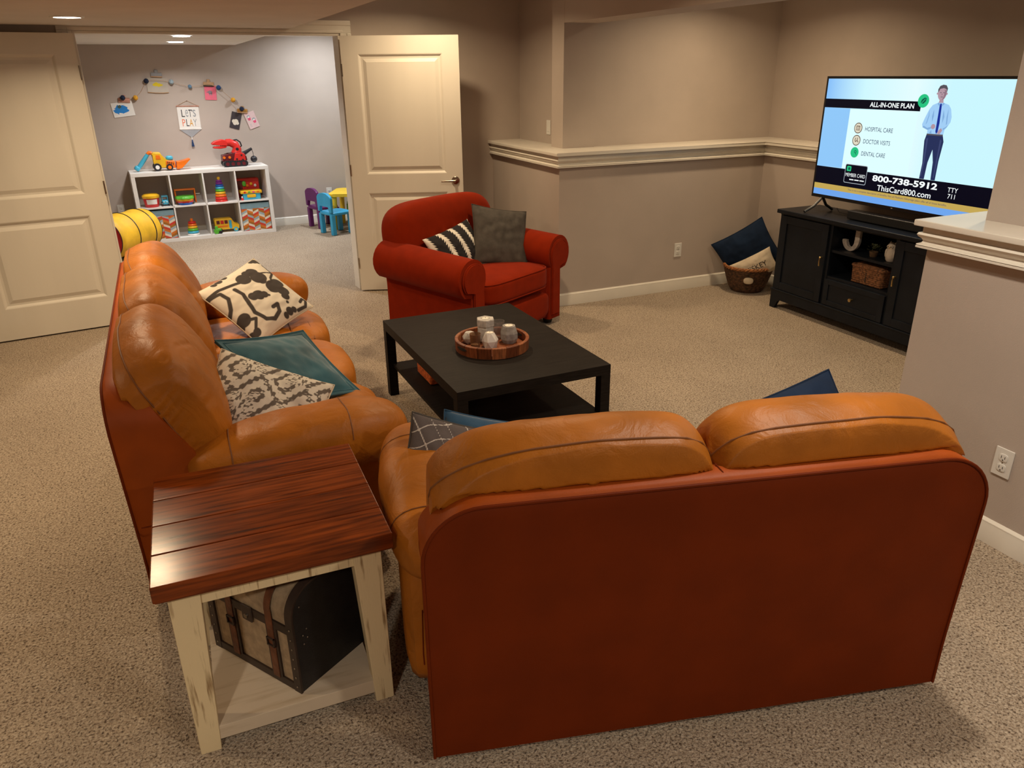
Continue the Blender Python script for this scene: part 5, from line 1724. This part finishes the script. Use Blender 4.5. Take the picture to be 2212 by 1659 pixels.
for (wx, wr, m) in ((-0.055, 0.042, T_BLK), (0.070, 0.036, T_BLK)):
    for wy in (-0.058, 0.058):
        w_ = B().lathe([(wr*0.55, -0.016), (wr*0.95, -0.016), (wr, -0.010), (wr, 0.010), (wr*0.95, 0.016), (wr*0.55, 0.016)], 24, (wx, wy, wr), ax='y', cap0=True, cap1=True).build('wheel', m, dg)
        sgn = -1 if wy < 0 else 1
        B().cyl((wx, wy+sgn*0.015, wr), (wx, wy+sgn*0.020, wr), wr*0.52, seg=18).build('hubcap', T_WHT if wx < 0 else T_ORG, w_)
bl = B()
r0 = [(0.140, 0.015), (0.160, 0.010), (0.200, 0.020), (0.300, 0.112), (0.292, 0.115), (0.190, 0.085), (0.150, 0.090)]
bl.prism(r0, -0.075, 0.075, 'y', bev=0.004)
bl.build('loader_bucket', T_ORG, dg)
B().tube([(-0.085, 0, 0.188), (-0.112, 0, 0.196), (-0.130, 0, 0.180)], 0.020, 12).build('arm_joint', T_ORG, dg)
am = B()
am.tube([(-0.122, 0, 0.186), (-0.160, 0, 0.140), (-0.205, 0, 0.085), (-0.240, 0, 0.045)], 0.02, 10, rads=[0.018, 0.022, 0.024, 0.022])
am.build('digger_arm', T_TEAL, dg)
B().puff((-0.258, 0, 0.036), (0.030, 0.032, 0.026), 3, 8, rot=Matrix.Rotation(R(40), 3, 'Y')).build('digger_scoop', T_TEAL, dg)

ev = thing('toy_crane', 'red toy crane vehicle with black tracks and a hanging ball', 'toy', PS(1.40, 0.16, Z3), ANG)
for wy in (-0.075, 0.075):
    tp = arc(0.105, 0.034, 0.034, -90, 90, 8)+arc(-0.105, 0.034, 0.034, 90, 270, 8)
    tr_ = B().prism(tp, wy-0.028, wy+0.028, 'y', bev=0.004).build('track', T_BLK, ev)
    for k in range(4):
        sgn = -1 if wy < 0 else 1
        B().cyl((-0.09+k*0.06, wy+sgn*0.026, 0.034), (-0.09+k*0.06, wy+sgn*0.032, 0.034), 0.020, seg=14).build('track_wheel', T_MAROON, tr_)
    for k in range(9):
        B().box(-0.108+k*0.024, -0.096+k*0.024, wy-0.029, wy+0.029, 0.066, 0.071).build('track_pad', T_BLK, tr_)
B().prism([(-0.135, 0.06), (0.14, 0.06), (0.135, 0.105), (0.10, 0.150), (0.0, 0.155), (-0.05, 0.135), (-0.13, 0.130)], -0.075, 0.075, 'y', bev=0.010, seg=3).build('chassis', T_MAROON, ev)
B().prism([(-0.02, 0.055), (0.12, 0.055), (0.115, 0.135), (0.085, 0.155), (0.01, 0.150)], -0.094, -0.070, 'y', bev=0.008, seg=3).build('side_panel', T_RED, ev)
for (px, pz) in ((0.02, 0.085), (0.085, 0.075), (0.075, 0.125)):
    B().cyl((px, -0.098, pz), (px, -0.092, pz), 0.010, seg=12).build('bolt', T_BLK, ev)
for px in (-0.115, -0.055):
    B().cyl((px, -0.080, 0.105), (px, -0.073, 0.105), 0.015, seg=14).build('lamp', T_ORG, ev)
nk = B()
nk.tube([(0.035, 0, 0.140), (0.050, 0, 0.190), (0.035, 0, 0.235), (-0.020, 0, 0.262), (-0.060, 0, 0.262)], 0.04, 14, rads=[0.058, 0.050, 0.046, 0.042, 0.040])
nk.build('boom_arm', T_RED, ev)
for s in (-1, 1):
    B().cyl((0.045, s*0.044, 0.190), (0.045, s*0.052, 0.190), 0.017, seg=14).build('arm_joint', T_BLK, ev)
B().prism([(-0.050, 0.225), (-0.060, 0.292), (-0.110, 0.302), (-0.190, 0.285), (-0.225, 0.262), (-0.222, 0.246), (-0.120, 0.236)], -0.045, 0.045, 'y', bev=0.010, seg=3).build('grabber_upper', T_RED, ev)
B().prism([(-0.060, 0.226), (-0.120, 0.232), (-0.205, 0.226), (-0.215, 0.208), (-0.140, 0.200), (-0.070, 0.208)], -0.040, 0.040, 'y', bev=0.008, seg=3).build('grabber_lower', T_RED, ev)
for k in range(6):
    B().cyl((-0.205+k*0.020, -0.036, 0.244), (-0.203+k*0.020, -0.036, 0.228), 0.005, 0.001, 6).build('grabber_tooth', T_WHT, ev)
B().tube([(0.020, 0, 0.285), (0.060, 0, 0.290), (0.095, 0, 0.262), (0.105, 0, 0.222), (0.085, 0, 0.205)], 0.008, 8).build('carry_handle', T_BLK, ev)
B().tube([(0.10, 0, 0.125), (0.15, 0, 0.150), (0.215, 0, 0.185)], 0.02, 10, rads=[0.026, 0.020, 0.014]).build('tail_boom', T_BLK, ev)
B().tube([(0.212, 0, 0.180), (0.222, 0, 0.140), (0.224, 0, 0.095)], 0.003, 6).build('chain', T_BLK, ev)
B().sph((0.224, 0, 0.066), 0.038, 18, 12).build('wrecking_ball', T_BLK, ev)

# ------------------------------------------------------------------ wall decorations: banner, garland, clips and children's art
TWALL = 3.509
def WP(s, z, off=0.0):
    return L(s, TWALL-off, z)
def wall_thing(name, label, cat, s, z, roll=0.0, group=None, off=0.001):
    # local x along the wall, y into the wall, z up
    return thing(name, label, cat, WP(s, z, off), 0, group, rot=(0, roll, ANG))
M_PAPER = M('white_paper', (0.78, 0.76, 0.72), 0.8, var=0.04)
M_KRAFT = M('pale_wood', (0.46, 0.28, 0.15), 0.6, var=0.2, vscale=30, stretch=(1, 8, 8))
M_PINKW = M('pink_wood', (0.50, 0.24, 0.17), 0.6, var=0.15, vscale=30)
M_INK = [P('ink_dark', (0.03, 0.03, 0.04), 0.9), P('ink_grey', (0.32, 0.34, 0.36), 0.9), P('ink_ochre', (0.65, 0.33, 0.04), 0.9), P('ink_coral', (0.75, 0.20, 0.10), 0.9), P('ink_slate', (0.22, 0.30, 0.36), 0.9)]
M_FELTG = M('grey_felt', (0.33, 0.34, 0.36), 0.95, var=0.06)
M_FELTN = M('navy_thread', (0.02, 0.05, 0.14), 0.9, var=0.3, vscale=60)
bn = wall_thing('wall_banner', 'white cloth banner reading LET\'S PLAY with a blue tassel', 'banner', 1.010, 1.300, 0.02)
bw_, bt, bb_ = 0.115, 0.135, -0.105
B().box(-bw_, bw_, -0.004, 0.0, bb_, bt).build('banner_cloth', M_PAPER, bn)
B().cyl((-bw_-0.006, -0.006, bt), (bw_+0.006, -0.006, bt), 0.006, seg=10).build('hanging_rod', M_PINKW, bn)
B().tube([(-bw_, -0.006, bt+0.003), (0, -0.003, bt+0.058), (bw_, -0.006, bt+0.003)], 0.0018, 6).build('hanging_cord', M_KRAFT, bn)
B().cyl((0, -0.008, bt+0.056), (0, 0.0, bt+0.056), 0.004, seg=8).build('nail', M_STEEL, bn)
B().prism([(-bw_, bb_-0.012), (0.0, bb_-0.100), (bw_, bb_-0.012)], -0.0045, -0.0005, 'y').build('pennant', M_FELTG, bn)
B().box(-bw_-0.003, bw_+0.003, -0.009, -0.001, bb_-0.012, bb_+0.004, bev=0.002).build('white_band', M_PAPER, bn)
ts = B()
ts.cyl((0.0, -0.006, bb_-0.092), (0.0, -0.006, bb_-0.125), 0.005, seg=8)
ts.build('tassel_head', M_PAPER, bn)
tl = B()
for k in range(14):
    a = 2*math.pi*k/14
    tl.tube([(0.003*math.cos(a), -0.010+0.003*math.sin(a), bb_-0.122), (0.014*math.cos(a), -0.012+0.007*math.sin(a), bb_-0.198)], 0.0025, 5)
tl.build('tassel', M_FELTN, bn)['kind'] = 'stuff'
def btext(s, x0, x1, z0, z1, m):
    return text_fit('lettering', s, (x0, x1, z0, z1), m, bn, lambda x, y, z: (x, -0.0048, y), 0.0)
for ch_, x0, x1, m in (('L', -0.075, -0.040, M_INK[0]), ('e', -0.032, -0.004, M_INK[1]), ('T', 0.002, 0.034, M_INK[0]), ("'", 0.036, 0.044, M_INK[0]), ('s', 0.048, 0.078, M_INK[1])):
    btext(ch_, x0, x1, 0.020 if ch_ != "'" else 0.075, 0.098, m)
for ch_, x0, x1, m in (('P', -0.078, -0.046, M_INK[3]), ('L', -0.036, -0.006, M_INK[0]), ('A', -0.002, 0.036, M_INK[2]), ('Y', 0.040, 0.078, M_INK[1])):
    btext(ch_, x0, x1, -0.080, -0.004, m)

gar = thing('pom_pom_garland', 'string garland of blue grey and yellow pom-poms on the wall', 'garland', WP(0.0, 1.45, 0.001), 0, rot=(0, 0, ANG))
poms = [(0.365, 0.090, 0), (0.492, 0.087, 2), (0.630, 0.256, 0), (0.883, 0.243, 3), (1.069, 0.191, 4), (1.375, 0.175, 1), (1.514, 0.040, 2), (1.597, -0.060, 0)]
M_POM = [M('pom_navy', (0.012, 0.02, 0.05), 0.95, var=0.3, vscale=80, bump=0.8, bscale=120), M('pom_blue', (0.02, 0.07, 0.20), 0.95, var=0.3, vscale=80, bump=0.8, bscale=120), M('pom_yellow', (0.72, 0.36, 0.03), 0.95, var=0.2, vscale=80, bump=0.8, bscale=120), M('pom_pale', (0.36, 0.46, 0.52), 0.95, var=0.2, vscale=80, bump=0.8, bscale=120), M('pom_slate', (0.13, 0.24, 0.36), 0.95, var=0.2, vscale=80, bump=0.8, bscale=120)]
spts = []
seqp = [(0.365, 0.090)] + [(0.492, 0.087), (0.560, 0.150), (0.630, 0.256), (0.700, 0.262), (0.800, 0.255), (0.883, 0.243), (0.970, 0.212), (1.069, 0.191), (1.170, 0.196), (1.270, 0.215), (1.375, 0.175), (1.440, 0.110), (1.514, 0.040), (1.597, -0.060)]
B().tube([(x, -0.022, z) for x, z in seqp], 0.0016, 6).build('string', M_KRAFT, gar)
for x, z, m in poms:
    b = B()
    r = 0.026 if m in (0, 1, 2, 3) else 0.021
    b.sph((x, -0.031, z), r, 14, 10)
    for v in b.bm.verts:
        d = (v.co-Vector((x, -0.031, z)))
        v.co += d*0.18*noise.noise(d*220)
    b.build('pom_pom', M_POM[m], gar)

def clip(name, label, s, z, roll, m, mouth):
    c = wall_thing(name, label, 'clip', s, z, roll, 'wooden wall clips holding art', off=0.001)
    B().box(-0.058, 0.058, -0.014, -0.004, -0.020, 0.018, bev=0.006, seg=3).build('clip_bar', m, c)
    B().box(-0.018, 0.018, -0.012, -0.004, 0.012, 0.048, bev=0.006, seg=3).build('clip_loop', m, c)
    B().box(-0.058, 0.058, -0.016, -0.005, -0.030, -0.018, bev=0.002).build('clip_mouth', mouth, c)
    return c
clip('picture_clip', 'pinkish wooden clip holding the blue painting', 0.375, 1.520, 0.05, M_PINKW, M_PINKW)
clip('picture_clip', 'grey wooden clip holding the yellow drawing', 0.745, 1.772, 0.05, M_FELTG, M_KRAFT)
clip('picture_clip', 'pale wooden clip holding the pink card', 1.275, 1.668, 0.05, M_KRAFT, M_SLOT)
clip('picture_clip', 'ochre wooden clip holding two cards at the right', 1.605, 1.372, 0.08, P('ochre_wood', (0.42, 0.20, 0.04), 0.6), M_KRAFT)
def art(name, label, s, z, roll, w, h, m, off):
    a = wall_thing(name, label, 'picture', s, z, roll, 'children\'s art on the playroom wall', off)
    B().box(-w/2, w/2, -0.0012, 0.0, -h/2, h/2).build('sheet', m, a)
    return a
def blot(a, pts, m, nm, lay=1):
    B().poly([(x, -0.0012-0.0004*lay, z) for x, z in pts]).build(nm, m, a, smooth=False)
a1 = art('blue_painting', 'white sheet with a big blue paint splash', 0.348, 1.420, -0.10, 0.215, 0.150, M_PAPER, 0.004)
rg = random.Random(3)
blot(a1, [((0.070+0.022*rg.uniform(-1, 1))*math.cos(2*math.pi*k/26)-0.015, (0.045+0.016*rg.uniform(-1, 1))*math.sin(2*math.pi*k/26)) for k in range(26)], P('paint_blue', (0.02, 0.22, 0.62), 0.8), 'paint_splash')
blot(a1, [((0.018+0.006*rg.uniform(-1, 1))*math.cos(2*math.pi*k/14)-0.03, 0.030+(0.018+0.006*rg.uniform(-1, 1))*math.sin(2*math.pi*k/14)) for k in range(14)], P('paint_green', (0.06, 0.10, 0.08), 0.8), 'paint_splash', 2)
a2 = art('yellow_drawing', 'pale curled sheet with a yellow scribble', 0.740, 1.660, 0.06, 0.215, 0.150, M('cream_paper', (0.50, 0.45, 0.38), 0.85, var=0.05), 0.004)
blot(a2, [((0.048+0.010*rg.uniform(-1, 1))*math.cos(2*math.pi*k/22), 0.005+(0.020+0.008*rg.uniform(-1, 1))*math.sin(2*math.pi*k/22)) for k in range(22)], P('paint_yellow', (0.72, 0.56, 0.02), 0.8), 'paint_scribble')
B().tube([(-0.107, -0.004, -0.075), (-0.03, -0.006, -0.080), (0.05, -0.007, -0.077), (0.107, -0.005, -0.070)], 0.004, 6).build('curled_edge', M_KRAFT, a2)
a3 = art('pink_card', 'pink card with a small grey elephant shape', 1.283, 1.572, 0.05, 0.125, 0.155, P('card_pink', (0.80, 0.16, 0.24), 0.8), 0.004)
gm = P('card_grey', (0.30, 0.22, 0.26), 0.8)
blot(a3, [(-0.004+0.024*math.cos(2*math.pi*k/16), 0.004+0.020*math.sin(2*math.pi*k/16)) for k in range(16)], gm, 'elephant_shape')
blot(a3, [(-0.022, 0.012), (-0.038, 0.010), (-0.044, 0.000), (-0.040, -0.004), (-0.034, 0.002), (-0.022, -0.002)], gm, 'elephant_shape')
for lx in (-0.016, 0.004):
    blot(a3, [(lx, -0.004), (lx+0.010, -0.004), (lx+0.010, -0.028), (lx, -0.028)], gm, 'elephant_shape')
a4 = art('dark_card', 'dark card with a cream cloud shape under the right clip', 1.515, 1.262, 0.30, 0.110, 0.185, P('card_dark', (0.045, 0.035, 0.040), 0.8), 0.003)
for (cx, cz, cr) in ((-0.018, -0.012, 0.022), (0.006, -0.008, 0.026), (0.024, -0.024, 0.018), (-0.004, -0.030, 0.022)):
    blot(a4, [(cx+cr*math.cos(2*math.pi*k/14), cz+cr*math.sin(2*math.pi*k/14)) for k in range(14)], CHEV[2], 'cloud_shape', 1+int(cr*1000) % 3)
a5 = art('penguin_card', 'pale pink card with two small drawn penguins', 1.700, 1.262, -0.30, 0.120, 0.185, P('card_pale_pink', (0.70, 0.52, 0.52), 0.8), 0.005)
for (cx, cz) in ((-0.024, 0.048), (0.024, 0.004)):
    blot(a5, [(cx+0.017*math.cos(2*math.pi*k/14), cz+0.014*math.sin(2*math.pi*k/14)) for k in range(14)], M_INK[4], 'penguin_hat', 1)
    blot(a5, [(cx+0.011*math.cos(2*math.pi*k/14), cz-0.006+0.011*math.sin(2*math.pi*k/14)) for k in range(14)], M_PAPER, 'penguin_face', 2)
    blot(a5, [(cx-0.018, cz-0.016), (cx+0.018, cz-0.014), (cx+0.014, cz-0.042), (cx-0.012, cz-0.044)], T_PINK, 'penguin_scarf', 3)
for k in range(3):
    blot(a5, [(-0.045, -0.040-k*0.014), (-0.022, -0.040-k*0.014), (-0.022, -0.037-k*0.014), (-0.045, -0.037-k*0.014)], M_INK[1], 'small_writing', 1)

# ------------------------------------------------------------------ play tunnel, children's table and chairs
M_TUN = M('yellow_nylon', (0.78, 0.46, 0.02), 0.55, var=0.12, vscale=8, bump=0.3, bscale=14, bdist=0.01)
M_TUNR = M('red_nylon', (0.65, 0.02, 0.02), 0.6, var=0.12, vscale=8)
tn = thing('play_tunnel', 'yellow pop-up play tunnel with black hoops and a red end', 'toy', L(0.11, 2.62, 0.0), ANG+R(50))
rT = 0.225
b = B()
rings = []
NT = 28
for k in range(NT+1):
    x = -0.32+0.64*k/NT
    kn = [-0.32, -0.06, 0.20, 0.32]
    seg_ = next(i for i in range(3) if x <= kn[i+1]+1e-6)
    r = rT-0.012*math.sin(math.pi*(x-kn[seg_])/(kn[seg_+1]-kn[seg_]))
    if abs(x) > 0.29:
        r -= 0.02*((abs(x)-0.29)/0.03)
    rings.append(b.ring([(x, r*math.cos(2*math.pi*i/40), rT+0.004+r*math.sin(2*math.pi*i/40)) for i in range(40)]))
b.skin(rings, True)
b.build('tunnel_cloth', M_TUN, tn, ang=70)
for x in (-0.32, -0.06, 0.20, 0.32):
    B().tube([(x, (rT-(0.019 if abs(x) > 0.3 else 0))*math.cos(2*math.pi*i/40), rT+0.004+(rT-(0.019 if abs(x) > 0.3 else 0))*math.sin(2*math.pi*i/40)) for i in range(40)], 0.0055 if abs(x) < 0.3 else 0.004, 6, closed=True).build('hoop', T_BLK, tn)
for x in (-0.318, 0.318):
    B().lathe([(rT-0.022, x), (rT-0.022, x*1.006), (0.0, x*1.004)], 36, (0, 0, rT+0.004), ax='x', cap0=False, cap1=False).build('end_cloth', M_TUNR if x < 0 else M_TUN, tn)

def kid_chair(label, s, t, rz, m):
    c = thing('kids_chair', label, 'chair', L(s, t, 0), ANG+rz, 'small plastic chairs round the yellow table')
    # back is at -x, facing +x
    B().puff((0, 0, 0.245), (0.150, 0.150, 0.022), 5, 10).build('seat', m, c)
    for sx in (-1, 1):
        for sy in (-1, 1):
            B().prism([(sx*0.118-0.026, -0.026+sy*0.118), (sx*0.118+0.026, -0.026+sy*0.118), (sx*0.118+0.026, 0.026+sy*0.118), (sx*0.118-0.026, 0.026+sy*0.118)], 0.0, 0.240, bev=0.008, seg=3).build('leg', m, c)
    pts = [(-0.145, 0.26), (-0.150, 0.42)] + [(0.150*math.cos(R(a)), 0.42+0.060*math.sin(R(a))) for a in range(165, 14, -15)] + [(0.150, 0.42), (0.145, 0.26), (0.100, 0.26), (0.095, 0.335), (-0.095, 0.335), (-0.100, 0.26)]
    B().prism([(y, z) for y, z in pts], -0.150, -0.115, 'x', bev=0.008, seg=3).build('backrest', m, c)
    return c
kid_chair('sky blue plastic kids chair in front of the yellow table', 2.37, 2.675, R(16), P('chair_blue', (0.03, 0.33, 0.58), 0.4))
kid_chair('dark purple plastic kids chair behind the blue one', 2.350, 3.165, R(14), P('chair_purple', (0.12, 0.015, 0.12), 0.4))
kid_chair('green plastic kids chair on the far side of the yellow table', 2.865, 3.31, R(242), P('chair_green', (0.14, 0.36, 0.03), 0.4))
kt = thing('kids_table', 'small yellow plastic table between the kids chairs', 'table', L(2.71, 2.975, 0), ANG+R(-28))
T_KY = P('table_yellow', (0.82, 0.55, 0.03), 0.4)
tt = B()
tt.prism([(x, y) for x, y in arc(0.27-0.06, 0.27-0.06, 0.06, 0, 90, 5)+arc(-0.27+0.06, 0.27-0.06, 0.06, 90, 180, 5)+arc(-0.27+0.06, -0.27+0.06, 0.06, 180, 270, 5)+arc(0.27-0.06, -0.27+0.06, 0.06, 270, 360, 5)], 0.395, 0.430, bev=0.008, seg=3)
tt.build('table_top', T_KY, kt)
for sx in (-1, 1):
    for sy in (-1, 1):
        B().cyl((sx*0.22, sy*0.22, 0.0), (sx*0.21, sy*0.21, 0.398), 0.026, 0.032, 16).build('leg', T_KY, kt)
